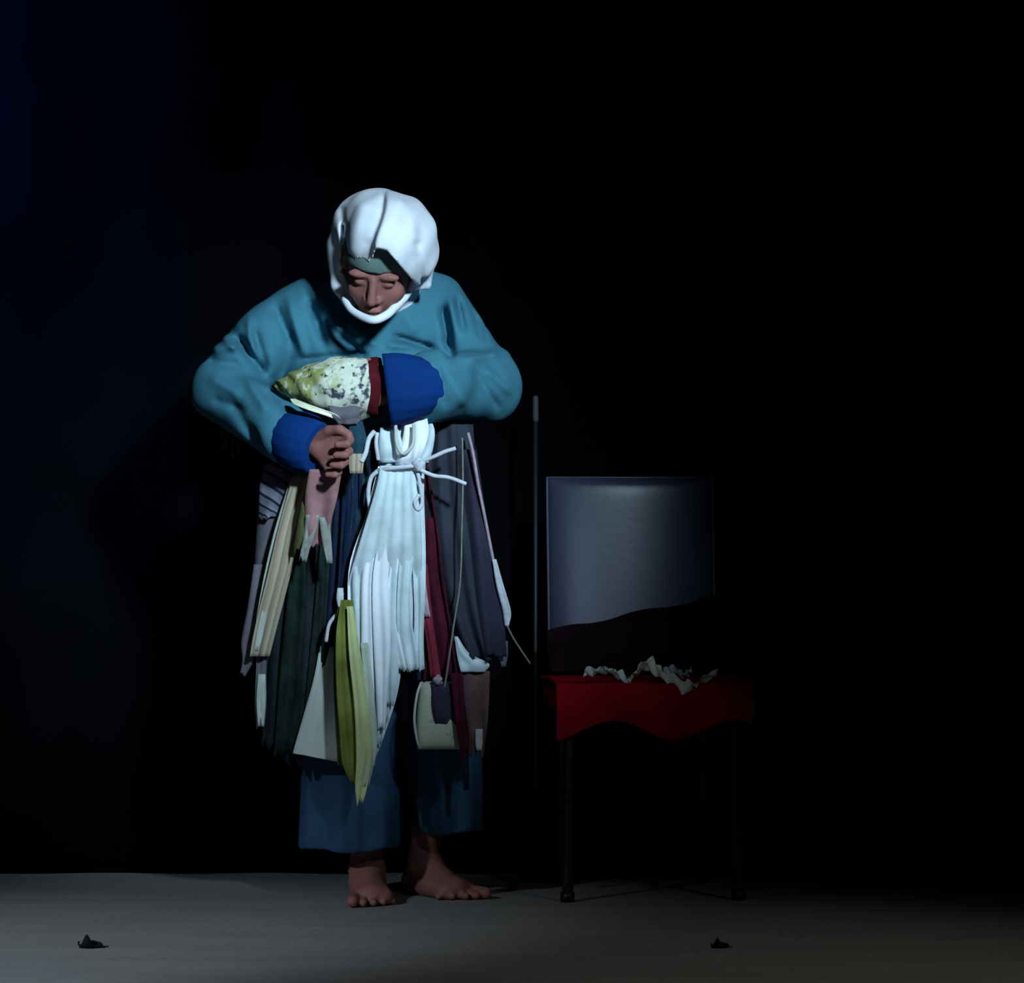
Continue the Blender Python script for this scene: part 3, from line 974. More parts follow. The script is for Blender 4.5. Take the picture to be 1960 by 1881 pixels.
S('fabric_strip', 'dusty pink rag hanging from the hand', [(898, 592, 655, -0.27), (950, 584, 646, -0.255), (1000, 582, 634, -0.235), (1045, 578, 632, -0.22)], M['pink'], nu=11, rag=5, amp=0.008)
S('fabric_strip', None, [(990, 610, 630, -0.24), (1030, 616, 634, -0.235), (1078, 626, 637, -0.23)], M['greyrag'], nu=5, nv=14, amp=0.003)
S('fabric_strip', None, [(960, 578, 604, -0.238), (1010, 568, 604, -0.228), (1062, 560, 584, -0.22)], M['olive'], nu=7, nv=14, rag=14)
S('fabric_strip', None, [(985, 585, 612, -0.242), (1030, 580, 600, -0.232), (1070, 572, 586, -0.228)], M['greyrag'], nu=5, nv=14, rag=10)
# dark layers behind
for i, (xt, xb, yb, w0, w1, mt, yy) in enumerate([
        (560, 522, 1425, 34, 44, 'black', -0.105), (585, 548, 1445, 36, 48, 'green_black', -0.115), (612, 580, 1440, 36, 46, 'black', -0.122),
        (636, 602, 1400, 34, 44, 'green_black', -0.128), (655, 628, 1330, 32, 40, 'navy', -0.132), (600, 560, 1455, 30, 40, 'navy', -0.098), (545, 512, 1330, 30, 30, 'black', -0.100),
        (640, 640, 1280, 40, 40, 'black', -0.118)]):
    S('fabric_strip', 'near-black hanging strip' if i == 0 else None, [(880, xt - w0 / 2 + 6, xt + w0 / 2 + 6, yy - 0.03), (1050, xt - w0 / 2 + (xb - xt) * .2, xt + w0 / 2 + (xb - xt) * .2, yy - 0.02), (1250, xt + (xb - xt) * .6 - w1 / 2, xt + (xb - xt) * .6 + w1 / 2, yy), (yb, xb - w1 / 2, xb + w1 / 2, yy + 0.005)], M[mt], nu=9, rag=14, amp=0.008)
for i, (xt, xb, yb, mt) in enumerate([(668, 656, 1170, 'navy'), (684, 668, 1150, 'teal'), (700, 690, 1080, 'navy'), (676, 650, 1200, 'navy'), (712, 706, 1000, 'green_black')]):
    S('fabric_strip', 'dark teal strip beside the white bundle' if mt == 'teal' else None, [(862, xt - 13, xt + 13, -0.185), (980, xt - 14, xt + 14, -0.175), (yb, xb - 12, xb + 12, -0.160)], M[mt], nu=7, rag=10)
S('fabric_strip', None, [(1125, 646, 658, -0.175), (1145, 644, 658, -0.178), (1166, 648, 657, -0.178)], M['cord'], nu=4, nv=8, amp=0.001)
cord('cord', [(664, 1160, -0.178), (645, 1175, -0.185), (630, 1195, -0.186), (624, 1228, -0.182)], 0.0042, M['cord'], person)

# off-white panel low on the image-left
S('cloth_panel', 'off-white hanging cloth panel', [(1236, 612, 668, -0.135), (1300, 600, 676, -0.138), (1380, 578, 684, -0.14), (1440, 562, 688, -0.14), (1454, 562, 690, -0.138)], M['offwhite'], nu=17, folds=2, amp=0.005, slant=24)
# lime and lemon strips
S('fabric_strip', 'lime yellow strip', [(1148, 652, 676, -0.212), (1220, 643, 684, -0.222), (1320, 644, 690, -0.226), (1400, 650, 698, -0.226), (1462, 656, 704, -0.222), (1500, 674, 700, -0.218)], M['yellow'], nu=15, amp=0.004, folds=2.6, rag=5)
S('fabric_strip', 'pale lemon strip', [(1160, 664, 676, -0.232), (1250, 668, 690, -0.240), (1350, 678, 704, -0.243), (1440, 682, 712, -0.240), (1500, 680, 704, -0.236), (1536, 682, 694, -0.232)], M['yellow2'], nu=9, amp=0.0035, folds=1.6, rag=8)
S('fabric_strip', None, [(1165, 646, 660, -0.204), (1240, 638, 656, -0.206), (1330, 639, 660, -0.206), (1466, 646, 672, -0.206)], M['olive'], nu=7, rag=3)
S('fabric_strip', None, [(1230, 690, 704, -0.238), (1330, 698, 716, -0.240), (1420, 700, 722, -0.238), (1505, 692, 706, -0.234)], M['pale_lime'], nu=7, amp=0.003, rag=8)

# ---- white bundle: wad at the waist, tie, long strands
S('tied_wad', 'white cloth wad tied at the waist', [(796, 768, 822, -0.205), (825, 736, 832, -0.225), (862, 727, 828, -0.232), (892, 724, 816, -0.222)], M['white2'], nu=17, folds=3, amp=0.010, nv=20)
S('tied_wad', None, [(800, 775, 818, -0.235), (830, 772, 820, -0.25), (870, 762, 808, -0.25), (890, 756, 800, -0.24)], M['white'], nu=11, folds=2, amp=0.008, nv=16)
S('tied_wad', None, [(818, 728, 762, -0.235), (850, 724, 770, -0.248), (885, 724, 768, -0.24)], M['white2'], nu=9, folds=1.5, amp=0.007, nv=14)
cord('tie_cord', [(720, 902, -0.222), (740, 897, -0.243), (770, 894, -0.256), (800, 890, -0.252), (818, 884, -0.225)], 0.005, M['cord'], person)
knot('tie_knot', (803, 890, -0.258), (0.015, 0.012, 0.014), M['cord'], person, 2)
cord('tie_cord', [(804, 884, -0.262), (830, 874, -0.27), (852, 864, -0.268), (872, 858, -0.262)], 0.0045, M['cord'], person)
cord('tie_cord', [(802, 898, -0.262), (830, 910, -0.268), (860, 914, -0.265), (892, 926, -0.258)], 0.0045, M['cord'], person)
cord('tie_cord', [(800, 905, -0.255), (806, 940, -0.25), (808, 962, -0.248), (800, 975, -0.25), (794, 962, -0.252), (802, 946, -0.25)], 0.0045, M['cord'], person)
cord('tie_cord', [(722, 902, -0.235), (710, 915, -0.23), (705, 945, -0.225), (710, 985, -0.22)], 0.0050, M['cord'], person)
cord('tie_cord', [(757, 812, -0.262), (760, 850, -0.268), (772, 868, -0.266), (790, 850, -0.268), (792, 812, -0.262)], 0.0042, M['offwhite'], person)

nS = 15
for i in range(nS):
    t = i / (nS - 1)
    top = 734 + 70 * t
    m1 = 712 + 92 * t
    m2 = 676 + 126 * t
    if t > 0.62:
        bx, by = 726 + 76 * t, 1281
    else:
        bx = 688 + 100 * t
        by = 1530 - (bx - 688) * 2.95 - rng.uniform(0, 22)
    mid_x = (m2 * 0.45 + bx * 0.55)
    w = 19 + rng.uniform(-3, 5)
    yy = -0.205 - 0.012 * math.sin(i * 2.4) - 0.012 * math.sin(math.pi * t)
    rows = [(892, top - 9, top + 9, yy - 0.015), (985, m1 - 10, m1 + 10, yy - 0.012), (1090, m2 - w * .6, m2 + w * .6, yy)]
    if by > 1320:
        rows += [(1230, m2 * .75 + bx * .25 - w * .7, m2 * .75 + bx * .25 + w * .7, yy + 0.004), ((1230 + by) / 2, mid_x - w * .62, mid_x + w * .62, yy + 0.006), (by, bx - w * .36, bx + w * .36, yy + 0.006)]
    else:
        rows += [(1190, m2 - w * .6, m2 + w * .6, yy + 0.004), (by, bx - w * .62, bx + w * .62, yy + 0.008)]
    S('white_strand', 'white torn cotton strand of the central bundle' if i == 7 else None, rows, M['white2' if i % 3 else 'white'], nu=9, amp=0.0045, folds=1.6, rag=6, wob=2.0)
# the upper half is one piece of cloth, torn into the strands further down
S('torn_cloth', 'white cloth gathered by the tie and torn into strands below', [(891, 727, 800, -0.238), (925, 722, 797, -0.252), (980, 706, 804, -0.250), (1050, 685, 808, -0.236), (1110, 668, 806, -0.205), (1150, 668, 804, -0.185)], M['white2'], nu=29, folds=5, amp=0.0035, rag=6, nv=28)
# broad backing cloth under the strands
S('fabric_strip', 'broad white cloth behind the strands', [(896, 732, 806, -0.185), (980, 714, 802, -0.18), (1080, 676, 808, -0.175), (1180, 676, 808, -0.172), (1281, 680, 808, -0.17)], M['white2'], nu=21, folds=4, amp=0.007)
S('fabric_strip', None, [(1262, 672, 771, -0.190), (1330, 678, 760, -0.190), (1400, 686, 738, -0.188), (1470, 688, 712, -0.188), (1528, 682, 696, -0.188)], M['white2'], nu=11, folds=2, amp=0.006)
# dark lower edge of the cloth beneath the blunt hem
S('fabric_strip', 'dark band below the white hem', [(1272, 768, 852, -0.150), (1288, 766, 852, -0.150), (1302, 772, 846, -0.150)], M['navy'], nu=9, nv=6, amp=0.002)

# ---- image-right group
S('cloth_panel', 'large charcoal cloth panel', [(812, 822, 906, -0.150), (900, 816, 912, -0.16), (1000, 812, 932, -0.16), (1100, 820, 950, -0.155), (1190, 846, 962, -0.145), (1262, 884, 972, -0.14)], M['charcoal'], nu=25, folds=3.2, amp=0.013, wrap=0.03, rag=4)
S('cloth_panel', 'dark plum panel over the charcoal one', [(860, 868, 912, -0.165), (980, 884, 930, -0.17), (1100, 896, 952, -0.168), (1200, 908, 966, -0.155), (1256, 918, 970, -0.15)], M['plum'], nu=11, folds=1.4, amp=0.009, wrap=0.02, rag=6)
S('fabric_strip', None, [(905, 808, 838, -0.172), (1000, 808, 842, -0.165), (1110, 812, 850, -0.16), (1230, 826, 866, -0.15), (1290, 838, 868, -0.148)], M['black'], nu=9)
S('fabric_strip', 'maroon strip', [(990, 806, 836, -0.178), (1090, 804, 842, -0.172), (1190, 808, 858, -0.165), (1292, 815, 866, -0.16)], M['maroon'], nu=9, amp=0.008)
S('fabric_strip', 'crimson ribbon', [(1080, 806, 818, -0.192), (1170, 808, 826, -0.19), (1240, 818, 836, -0.188), (1296, 824, 844, -0.186)], M['red'], nu=7, amp=0.005)
S('fabric_strip', None, [(1085, 803, 812, -0.198), (1140, 806, 818, -0.198), (1180, 812, 824, -0.198)], M['pinkcord'], nu=4, nv=10, amp=0.002)  # pale strip drawn in as the highlight on the maroon ribbon
knot('ribbon_knot', (838, 1301, -0.192), (0.010, 0.010, 0.010), M['pinkcord'], person, 1)
cord('cord', [(896, 828, -0.185), (906, 870, -0.188), (916, 930, -0.18), (930, 1000, -0.165), (946, 1080, -0.15), (960, 1130, -0.14)], 0.0036, M['pinkcord'], person)
S('tape', 'white tape along the right edge', [(1070, 942, 950, -0.165), (1120, 950, 964, -0.160), (1170, 962, 978, -0.152), (1198, 966, 974, -0.150)], M['cord'], nu=5, amp=0.003)
cord('cord', [(970, 1196, -0.148), (982, 1220, -0.145), (998, 1245, -0.143), (1015, 1270, -0.143)], 0.0022, M['olivecord'], person)
cord('cord', [(885, 838, -0.20), (886, 920, -0.205), (884, 1010, -0.205), (881, 1110, -0.20), (868, 1200, -0.195), (858, 1270, -0.19), (850, 1330, -0.185), (852, 1390, -0.185)], 0.0020, M['olivecord'], person, n=50)
S('fabric_strip', 'small white scrap below the dark panel', [(1218, 870, 876, -0.135), (1250, 874, 898, -0.138), (1270, 878, 936, -0.138), (1286, 882, 928, -0.135)], M['white2'], nu=9, nv=14, amp=0.004)
S('fabric_strip', 'brown-mauve strip low at the right', [(1284, 872, 938, -0.12), (1340, 868, 936, -0.12), (1395, 872, 932, -0.12), (1440, 880, 924, -0.12)], M['brown'], nu=11, folds=2, amp=0.008, rag=14)
S('fabric_strip', None, [(1288, 862, 886, -0.205), (1345, 868, 890, -0.206), (1410, 876, 898, -0.202), (1448, 884, 897, -0.196)], M['maroon'], nu=7, rag=10)
S('fabric_strip', None, [(1395, 910, 924, -0.132), (1420, 910, 924, -0.132), (1436, 912, 922, -0.132)], M['offwhite'], nu=4, nv=8)
S('fabric_strip', 'navy tassel end', [(1436, 880, 896, -0.112), (1470, 884, 898, -0.112), (1512, 888, 898, -0.112)], M['navy'], nu=5, nv=12)
S('fabric_strip', None, [(1226, 958, 972, -0.132), (1255, 956, 972, -0.132), (1276, 960, 968, -0.132)], M['lav_plain'], nu=4, nv=8)
# fringe below the image-left elbow
for i, (x0, y0, x1, y1) in enumerate([(444, 812, 430, 856), (452, 818, 446, 874), (462, 828, 458, 868), (438, 800, 424, 838)]):
    cord('fringe', [(x0, y0, -0.03), ((x0 + x1) / 2 - 3, (y0 + y1) / 2, -0.04), (x1, y1, -0.035)], 0.0045, M['brown'], person, n=12)
# small cloths by the hand
S('fabric_strip', 'slate blue scrap beside the fist', [(806, 668, 694, -0.275), (840, 668, 702, -0.285), (872, 672, 704, -0.28)], M['teal'], nu=7, nv=12, amp=0.005)
S('tag', 'small beige tag beside the fist', [(868, 668, 698, -0.29), (888, 668, 696, -0.292), (906, 670, 694, -0.29)], M['beige'], nu=5, nv=6, amp=0.002)
cord('cord', [(716, 826, -0.27), (706, 840, -0.282), (700, 866, -0.286), (692, 884, -0.29)], 0.0055, M['cord'], person)
cord('cord', [(722, 828, -0.265), (720, 850, -0.27), (724, 880, -0.262)], 0.0045, M['cord'], person)


# ------------------------------------------------------------------ the pouch held at the belly
def build_pouch():
    c0 = W(620, 745, -0.235)
    root = empty('cloth_pouch', tuple(c0))
    tag(root, 'yellow and white printed cloth pouch held open against the belly', 'pouch')
    # rows along the length: (px, top, bottom, depth)
    secs = [(528, 730, 742, -0.18), (545, 720, 756, -0.20), (570, 706, 768, -0.222), (600, 696, 782, -0.238), (635, 687, 796, -0.245), (668, 683, 806, -0.243), (696, 684, 802, -0.24), (708, 688, 796, -0.238)]
    S8 = crom([list(s) for s in secs], 34)
    ns = 36
    V, Fc, UV = [], [], []
    for i, (px, t, b, y) in enumerate(S8):
        A, B = W(px, t, y), W(px, b, y)
        cc = (A + B) / 2; rz = (A[2] - B[2]) / 2; ry = min(0.062, rz * 0.95 + 0.004)
        for k in range(ns):
            a = 2 * math.pi * k / ns
            q = 1 + 0.045 * math.sin(5 * a + i * 0.35) + 0.03 * math.sin(9 * a - i * 0.6)
            V.append(cc + np.array([0.004 * math.sin(3 * a + i), -ry * math.cos(a) * q, rz * math.sin(a) * q]))
            UV.append((k / ns, i / 33))
    n = len(S8)
    for i in range(n - 1):
        for k in range(ns):
            k2 = (k + 1) % ns
            Fc.append((i * ns + k, (i + 1) * ns + k, (i + 1) * ns + k2, i * ns + k2))
    Fc.append(tuple(range(ns)))
    mesh_obj('pouch_body', V, Fc, M['pouch'], root, uvs=UV)
    # lining: mouth turned inward
    V2, F2 = [], []
    px, t, b, y = S8[-1]
    ring = np.array(V[(n - 1) * ns:])
    cen = ring.mean(0)
    for q, dx in ((1.03, 0.0), (1.05, 0.012), (1.0, 0.022), (0.90, 0.020), (0.86, 0.0), (0.8, -0.05), (0.55, -0.10), (0.1, -0.12)):
        for k in range(ns):
            V2.append(cen + (ring[k] - cen) * q + np.array([dx, 0, 0]))
    for i in range(7):
        for k in range(ns):
            k2 = (k + 1) % ns
            F2.append((i * ns + k, (i + 1) * ns + k, (i + 1) * ns + k2, i * ns + k2))
    o = mesh_obj('lining', V2, F2, M['lining'], root)
    o['label'] = 'dark red lining turned out at the mouth'
    # white trim along the lower edge
    sheet('trim', [(763, 555, 565, -0.266), (773, 562, 590, -0.288), (783, 586, 618, -0.298), (792, 612, 642, -0.300), (801, 636, 652, -0.292)], M['cream'], root, nu=9, nv=20, amp=0.003, folds=1.0, seed=61)['label'] = 'white trim along the lower edge'
    sheet('flap', [(776, 628, 690, -0.292), (796, 636, 688, -0.295), (812, 648, 684, -0.288)], M['lav_plain'], root, nu=9, nv=10, amp=0.004, seed=77)['label'] = 'pinkish scrap at the bottom'
    return root


build_pouch()


# ------------------------------------------------------------------ the little printed bag low at the right
def build_bag():
    c = W(842, 1430, -0.165)
    root = empty('cloth_bag', tuple(c))
    tag(root, 'small cream bag with dark print hanging in front of the right trouser leg', 'bag')
    nu, nv = 15, 17
    rows = crom([(1304, 806, 884), (1340, 800, 888), (1400, 796, 886), (1434, 800, 884)], nv)
    V, Fc = [], []
    for layer in (-1, 1):
        for j in range(nv):
            for i in range(nu):
                u, v = i / (nu - 1), j / (nv - 1)
                puff = 0.020 * (max(0, 1 - (2 * u - 1) ** 4) * max(0, 1 - (2 * v - 1) ** 4)) ** 0.6 + 0.0015
                puff += 0.003 * math.sin(7 * u + 5 * v) * (1 - abs(2 * v - 1))
                py, xl, xr = rows[j]
                V.append(W(xl + (xr - xl) * u, py, -0.165 + layer * puff))
    n = nu * nv
    for j in range(nv - 1):
        for i in range(nu - 1):
            a = j * nu + i
            Fc.append((a, a + nu, a + nu + 1, a + 1)); Fc.append((n + a, n + a + 1, n + a + nu + 1, n + a + nu))
        a = j * nu; b = a + nu - 1
        Fc.append((a, n + a, n + a + nu, a + nu)); Fc.append((b, b + nu, n + b + nu, n + b))
    for i in range(nu - 1):
        b = (nv - 1) * nu + i
        Fc.append((i, i + 1, n + i + 1, n + i)); Fc.append((b, n + b, n + b + 1, b + 1))
    mesh_obj('bag_body', V, Fc, M['bag'], root)
    o = sheet('print_patch', [(1308, 826, 880, -0.1880), (1345, 827, 884, -0.1905), (1372, 830, 884, -0.190), (1386, 834, 884, -0.188)], M['bagprint'], root, nu=9, nv=16, amp=0.002, rag=2, seed=51)
    o['label'] = 'dark print on the upper right of the bag'
    cord('strap', [(806, 1306, -0.165), (798, 1330, -0.178), (793, 1375, -0.182), (798, 1415, -0.178), (804, 1432, -0.166)], 0.0030, M['offwhite'], root, n=24)
    cord('strap', [(812, 1306, -0.165), (818, 1240, -0.17), (816, 1150, -0.172), (812, 1040, -0.178), (812, 930, -0.182), (806, 862, -0.166)], 0.004, M['maroon'], root, n=40)
    cord('strap', [(876, 1306, -0.165), (866, 1230, -0.17), (850, 1120, -0.178), (835, 1000, -0.182), (822, 920, -0.186), (812, 862, -0.166)], 0.003, M['maroon'], root, n=40)
    return root


build_bag()


# ------------------------------------------------------------------ chair
def box_v(lo, hi):
    x0, y0, z0 = lo; x1, y1, z1 = hi
    return [(x0, y0, z0), (x1, y0, z0), (x1, y1, z0), (x0, y1, z0), (x0, y0, z1), (x1, y0, z1), (x1, y1, z1), (x0, y1, z1)]


def rounded_pad(w, d, h, n=14, bulge=0.012, e=0.22):
    """upholstered pad, centred at the origin in x and y, bottom at z=0; superellipse plan, soft top"""
    V, Fc = [], []
    rings = [(1.0, 0.0, 0.0), (1.0, 0.0, 0.35), (1.0, 0.0, 0.7), (0.985, 0.0, 0.88), (0.94, 0.0, 1.0), (0.7, 0.6, 1.0), (0.35, 0.95, 1.0), (0.02, 1.0, 1.0)]
    ns = 56
    for q, bl, z in rings:
        for k in range(ns):
            a = 2 * math.pi * k / ns
            ca, sa = math.cos(a), math.sin(a)
            V.append((q * w / 2 * math.copysign(abs(ca) ** e, ca), q * d / 2 * math.copysign(abs(sa) ** e, sa), z * h + bl * bulge))
    for i in range(len(rings) - 1):
        for k in range(ns):
            k2 = (k + 1) % ns
            Fc.append((i * ns + k, i * ns + k2, (i + 1) * ns + k2, (i + 1) * ns + k))
    Fc.append(tuple(range(ns))[::-1]); Fc.append(tuple((len(rings) - 1) * ns + k for k in range(ns)))
    return V, Fc


def build_chair():
    off = 0.0
    fr = np.array([W(1250, 1700, 0.12, 0)[0], 0.12, 0.0]); bk = np.array([W(1211, 1700, 0.48, 0)[0], 0.48, 0.0])
    fwd = (fr - bk) / np.linalg.norm(fr - bk)
    rt = np.array([-fwd[1], fwd[0], 0])     # image right
    if rt[0] < 0: rt = -rt
    up = np.array([0, 0, 1.0])
    cen = (fr + bk) / 2
    root = empty('chair', (cen[0], cen[1], 0))
    tag(root, 'black framed chair with a grey padded back standing right of the person', 'chair')

    def T(V):
        return [cen + rt * x + fwd * f + up * z for x, f, z in V]

    def add(name, V, Fc, mat, parent=root, smooth=True):
        return mesh_obj(name, T(V), Fc, mat, parent, smooth=smooth)

    V, Fc = rounded_pad(0.425, 0.42, 0.045)
    add('seat', [(x, y + 0.0, z + 0.425) for x, y, z in V], Fc, M['redcloth'])
    # seat frame
    bxs = []
    for lo, hi in (((-0.195, 0.165, 0.395), (0.195, 0.19, 0.425)), ((-0.195, -0.19, 0.395), (0.195, -0.165, 0.425)),
                   ((-0.195, -0.165, 0.395), (-0.17, 0.165, 0.425)), ((0.17, -0.165, 0.395), (0.195, 0.165, 0.425))):
        add('seat_rail', box_v(lo, hi), [(0, 3, 2, 1), (4, 5, 6, 7), (0, 1, 5, 4), (1, 2, 6, 5), (2, 3, 7, 6), (3, 0, 4, 7)], M['chairframe'], smooth=False)
    for sx in (-1, 1):
        P = crom([(0.185 * sx, 0.175, 0.42), (0.188 * sx, 0.178, 0.2), (0.192 * sx, 0.182, 0.0)], 10)
        v, f_ = tube_mesh(P, 0.0125, 12); leg = add('leg', v, f_, M['chairframe'])
        v, f_ = tube_mesh(crom([(0.192 * sx, 0.182, 0.0), (0.192 * sx, 0.182, 0.022)], 3), 0.016, 12); add('rubber_foot', v, f_, M['chairframe'], leg)
        P = crom([(0.165 * sx, -0.215, 0.0), (0.165 * sx, -0.19, 0.22), (0.165 * sx, -0.18, 0.43)], 12)
        v, f_ = tube_mesh(P, 0.0125, 12); leg = add('leg', v, f_, M['chairframe'])
        v, f_ = tube_mesh(crom([(0.165 * sx, -0.215, 0.0), (0.165 * sx, -0.2135, 0.022)], 3), 0.016, 12); add('rubber_foot', v, f_, M['chairframe'], leg)
        P = crom([(0.165 * sx, -0.19, 0.40), (0.165 * sx, -0.212, 0.60), (0.165 * sx, -0.250, 0.90)], 12)
        v, f_ = tube_mesh(P, 0.0115, 12); add('back_post', v, f_, M['chairframe'])
        v, f_ = tube_mesh([(0.19 * sx, 0.178, 0.17), (0.165 * sx, -0.195, 0.17)], 0.008, 8); add('stretcher', v, f_, M['chairframe'])
    # padded back: slightly wrapped panel
    nu, nv = 41, 41
    Vb, Fb = [], []
    for layer in (0, 1):
        for j in range(nv):
            for i in range(nu):
                u, v = i / (nu - 1) * 2 - 1, j / (nv - 1)
                z = 0.545 + 0.393 * v
                edge = (max(0.0, 1 - abs(u) ** 10) * max(0.0, 1 - abs(2 * v - 1) ** 14)) ** 0.5
                lean = -0.168 - 0.05 * (v * 0.393 / 0.4)
                f_ = lean - 0.023 * u * u + (0.014 * edge + 0.004 if layer == 0 else -0.012 * edge)
                Vb.append((0.193 * u, f_, z))
    n = nu * nv
    for j in range(nv - 1):
        for i in range(nu - 1):
            a = j * nu + i
            Fb.append((a, a + 1, a + nu + 1, a + nu)); Fb.append((n + a, n + a + nu, n + a + nu + 1, n + a + 1))
        a = j * nu; b = a + nu - 1
        Fb.append((a, a + nu, n + a + nu, n + a)); Fb.append((b, n + b, n + b + nu, b + nu))
    for i in range(nu - 1):
        b = (nv - 1) * nu + i
        Fb.append((i, n + i, n + i + 1, i + 1)); Fb.append((b, b + 1, n + b + 1, n + b))
    o = add('backrest', Vb, Fb, M['chairback'])
    o['label'] = 'smooth grey-violet padded back'
    # piping round the back edge
    ring = []
    for i in range(nu): ring.append(Vb[i])
    for j in range(1, nv): ring.append(Vb[j * nu + nu - 1])
    for i in range(nu - 2, -1, -1): ring.append(Vb[(nv - 1) * nu + i])
    for j in range(nv - 2, -1, -1): ring.append(Vb[j * nu])
    v, f_ = tube_mesh(ring, 0.0035, 6)
    add('piping', v, f_, M['chairback'], o)

    # red cloth thrown over the seat: up the back, along the seat, over the front edge
    nu, nv = 41, 44
    Vc = []
    for layer in (0, 1):
        for j in range(nv):
            v = j / (nv - 1)
            for i in range(nu):
                u = i / (nu - 1) * 2 - 1
                x = 0.222 * u
                if v < 0.5:
                    q = v / 0.5
                    z = 0.480 + 0.006 * math.sin(7 * u + 4 * q) * math.sin(3.14 * q) + 0.008
                    f_ = -0.100 + 0.320 * q
                else:
                    q = (v - 0.5) / 0.5
                    drop = 0.105 + 0.022 * math.sin(5.2 * u + 0.6)
                    z = 0.488 - drop * q ** 1.15
                    f_ = 0.222 + 0.012 * math.sin(q * 3.0) + 0.012 * q * math.sin(11 * u + 0.5)
                    x *= 1 + 0.0 * q
                if layer: z -= 0.004 if v < 0.54 else 0.0; f_ -= 0.0035 if v >= 0.46 else 0
                Vc.append((x, f_, z))
    n = nu * nv
    Fcl = []
    for j in range(nv - 1):
        for i in range(nu - 1):
            a = j * nu + i
            Fcl.append((a, a + nu, a + nu + 1, a + 1)); Fcl.append((n + a, n + a + 1, n + a + nu + 1, n + a + nu))
        a = j * nu; b = a + nu - 1
        Fcl.append((a, n + a, n + a + nu, a + nu)); Fcl.append((b, b + nu, n + b + nu, n + b))
    for i in range(nu - 1):
        b = (nv - 1) * nu + i
        Fcl.append((i, i + 1, n + i + 1, n + i)); Fcl.append((b, n + b, n + b + 1, b + 1))
    o = mesh_obj('red_cloth', T(Vc), Fcl, M['redcloth'])
    tag(o, 'dark red cloth draped over the chair seat and its front edge', 'cloth')
    # near-black cloth heaped along the foot of the back
    nu, nv = 41, 16
    Vh = []
    for layer in (0, 1):
        for j in range(nv):
            q = j / (nv - 1)
            for i in range(nu):
                u = i / (nu - 1) * 2 - 1
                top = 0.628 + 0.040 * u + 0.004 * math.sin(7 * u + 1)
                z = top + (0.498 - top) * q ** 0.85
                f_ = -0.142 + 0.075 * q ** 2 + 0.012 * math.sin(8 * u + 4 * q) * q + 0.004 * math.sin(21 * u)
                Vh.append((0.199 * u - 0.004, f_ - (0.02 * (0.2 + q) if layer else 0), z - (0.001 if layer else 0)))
    n = nu * nv
    Fh = []
    for j in range(nv - 1):
        for i in range(nu - 1):
            a = j * nu + i
            Fh.append((a, a + nu, a + nu + 1, a + 1)); Fh.append((n + a, n + a + 1, n + a + nu + 1, n + a + nu))
        a = j * nu; b = a + nu - 1
        Fh.append((a, n + a, n + a + nu, a + nu)); Fh.append((b, b + nu, n + b + nu, n + b))
    for i in range(nu - 1):
        b = (nv - 1) * nu + i
        Fh.append((i, i + 1, n + i + 1, n + i)); Fh.append((b, n + b, n + b + 1, b + 1))
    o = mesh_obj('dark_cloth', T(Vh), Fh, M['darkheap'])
    tag(o, 'near-black cloth heaped against the foot of the chair back', 'cloth')
    return cen, rt, fwd


ccen, crt, cfwd = build_chair()


# crumpled pale scraps lying on the front of the red cloth
def scrap(name, label, pts, mat, seed, wpx=14):
    """twisted, ruffled ribbon of cloth; pts = (px, py, y)"""
    rr = random.Random(seed)
    n, nu = 46, 7
    P = crom([W(*p, 0.0) for p in pts], n)
    V = []
    ph = [rr.uniform(0, 6.28) for _ in range(4)]
    for layer in (0, 1):
        for i in range(n):
            v = i / (n - 1)
            a = 0.75 + 0.55 * math.sin(v * 7 + ph[0]) + 0.3 * math.sin(v * 17 + ph[1])
            w = wpx / 870.0 * (0.35 + 0.65 * math.sin(math.pi * min(1, max(0, 0.08 + 0.84 * v))))
            for k in range(nu):
                u = k / (nu - 1) * 2 - 1
                off = np.array([0.003 * math.sin(v * 30 + u * 2 + ph[3]), -math.cos(a) * u * w, math.sin(a) * u * w * 0.9])
                off[2] += 0.005 * math.sin(v * 26 + 3 * u + ph[2])
                V.append(P[i] + off + (np.array([0, 0.0025, -0.0015]) if layer else 0))
    m = n * nu
    Fc = []
    for i in range(n - 1):
        for k in range(nu - 1):
            a = i * nu + k
            Fc.append((a, a + 1, a + nu + 1, a + nu)); Fc.append((m + a, m + a + nu, m + a + nu + 1, m + a + 1))
        a = i * nu; b = a + nu - 1
        Fc.append((a, a + nu, m + a + nu, m + a)); Fc.append((b, m + b, m + b + nu, b + nu))
    for k in range(nu - 1):
        b = (n - 1) * nu + k
        Fc.append((k, m + k, m + k + 1, k + 1)); Fc.append((b, b + 1, m + b + 1, m + b))
    o = mesh_obj(name, V, Fc, mat)
    return tag(o, label, 'cloth scrap', 'pale scraps on the chair')


scrap('cloth_scrap', 'small pale green scrap at the left end on the red chair seat', [(1118, 1288, 0.10), (1142, 1284, 0.085), (1165, 1282, 0.08), (1185, 1291, 0.075), (1206, 1304, 0.075)], M['cream2'], 4, 13)
scrap('cloth_scrap', 'humped cream scrap in the middle of the red chair seat', [(1204, 1302, 0.08), (1218, 1286, 0.085), (1236, 1272, 0.095), (1256, 1278, 0.09), (1272, 1296, 0.08)], M['cream'], 9, 17)
scrap('cloth_scrap', 'large yellowish scrap sagging over the front edge of the red seat', [(1262, 1290, 0.075), (1285, 1298, 0.068), (1310, 1314, 0.060), (1330, 1312, 0.062), (1348, 1298, 0.075), (1372, 1288, 0.085)], M['cream'], 15, 16)
scrap('cloth_scrap', 'short pale scrap behind the sagging one on the red seat', [(1272, 1284, 0.11), (1290, 1282, 0.10), (1308, 1290, 0.09), (1322, 1282, 0.10)], M['cream2'], 21, 10)


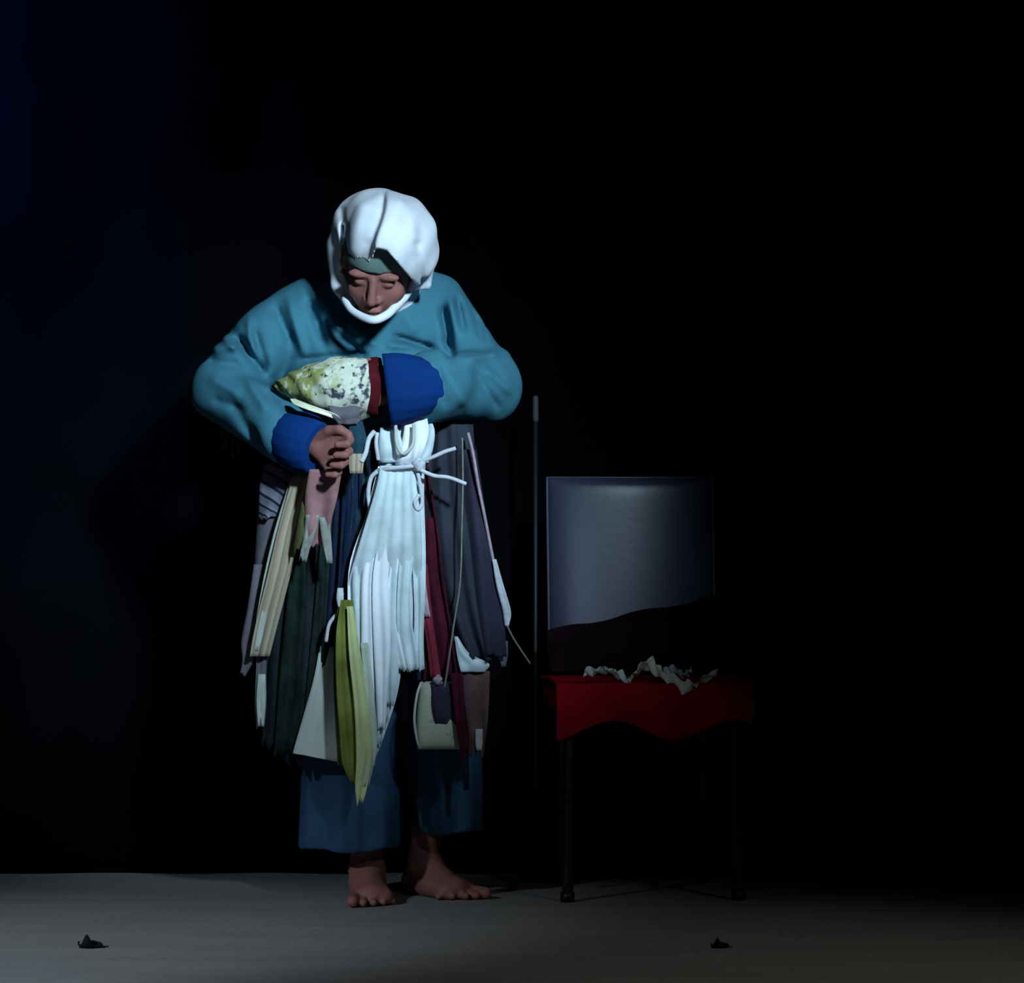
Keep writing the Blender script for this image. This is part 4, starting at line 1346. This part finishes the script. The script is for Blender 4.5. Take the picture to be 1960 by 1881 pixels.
# ------------------------------------------------------------------ pole beside the chair
def build_pole():
    p = W(1025, 800, 0.56, 0)
    root = empty('pole', (p[0], p[1], 0))
    tag(root, 'thin dark pole standing upright between the person and the chair', 'pole')
    x, y = p[0], p[1]
    top = W(1025, 757, 0.56, 0)[2]; z2 = W(1025, 806, 0.56, 0)[2]
    v, f = tube_mesh([(x, y, 0.012), (x, y, 0.5), (x, y, z2)], 0.0055, 12); mesh_obj('shaft', v, f, M['pole'], root)
    v, f = tube_mesh([(x, y, z2 - 0.002), (x, y, z2 + 0.004), (x, y, (z2 + top) / 2), (x, y, top - 0.004), (x, y, top)], [0.0062, 0.0075, 0.007, 0.0068, 0.004], 14); mesh_obj('tip', v, f, M['poletip'], root)['label'] = 'paler grip at the top'
    v, f = tube_mesh([(x, y, 0.0), (x, y, 0.008), (x, y, 0.016)], [0.030, 0.029, 0.010], 28); mesh_obj('base', v, f, M['pole'], root)


build_pole()


# ------------------------------------------------------------------ bits lying on the floor
def litter(label, px, py, s, seed):
    d = CAM_D and 8700 * CAM_H / (py - HY)
    c = np.array([(px - 980) * d / FPX, d - CAM_D, 0.0])
    root = empty('floor_scrap', tuple(c))
    tag(root, label, 'scrap', 'scraps on the stage floor')
    rr = random.Random(seed)
    # crumpled body
    nu, nv = 9, 15
    V, Fc = [], []
    for layer in (0, 1):
        for j in range(nv):
            v = j / (nv - 1)
            w = 0.5 * math.sin(math.pi * (0.05 + 0.9 * v)) ** 0.8
            for i in range(nu):
                u = i / (nu - 1) * 2 - 1
                x = (v - 0.55) * 0.040 * s + 0.004 * u
                y = u * w * 0.030 * s
                z = 0.003 + s * (0.010 * (u * u) * w + 0.013 * math.exp(-((v - 0.45) / 0.22) ** 2) * (1 - 0.4 * u) + 0.003 * math.sin(8 * v + u)) + (0.0015 if layer else 0)
                if not layer: z = 0.0006
                V.append(c + np.array([x, y, z]))
    n = nu * nv
    for j in range(nv - 1):
        for i in range(nu - 1):
            a = j * nu + i
            Fc.append((a, a + nu, a + nu + 1, a + 1)); Fc.append((n + a, n + a + 1, n + a + nu + 1, n + a + nu))
        a = j * nu; b = a + nu - 1
        Fc.append((a, n + a, n + a + nu, a + nu)); Fc.append((b, b + nu, n + b + nu, n + b))
    for i in range(nu - 1):
        b = (nv - 1) * nu + i
        Fc.append((i, i + 1, n + i + 1, n + i)); Fc.append((b, n + b, n + b + 1, b + 1))
    mesh_obj('crumpled_piece', V, Fc, M['litter'], root)
    P = crom([c + np.array(q) * s for q in ((0.0, 0, 0.006), (-0.016, 0.004, 0.005), (-0.026, 0.0, 0.006), (-0.027, 0.002, 0.013))], 12)
    v, f = tube_mesh(P, [0.0022 * s] * 12, 6); mesh_obj('loose_end', v, f, M['litter'], root)
    P = crom([c + np.array(q) * s for q in ((0.012, 0, 0.006), (0.022, -0.003, 0.004), (0.034, 0.0, 0.003))], 10)
    v, f = tube_mesh(P, [0.0024 * s * (1 - 0.06 * i) for i in range(10)], 6); mesh_obj('loose_end', v, f, M['litter'], root)


litter('small dark crumpled scrap on the pale floor at far left', 176, 1814, 1.0, 1)
litter('small dark crumpled scrap on the dim floor in front of the chair', 1380, 1814, 0.72, 2)
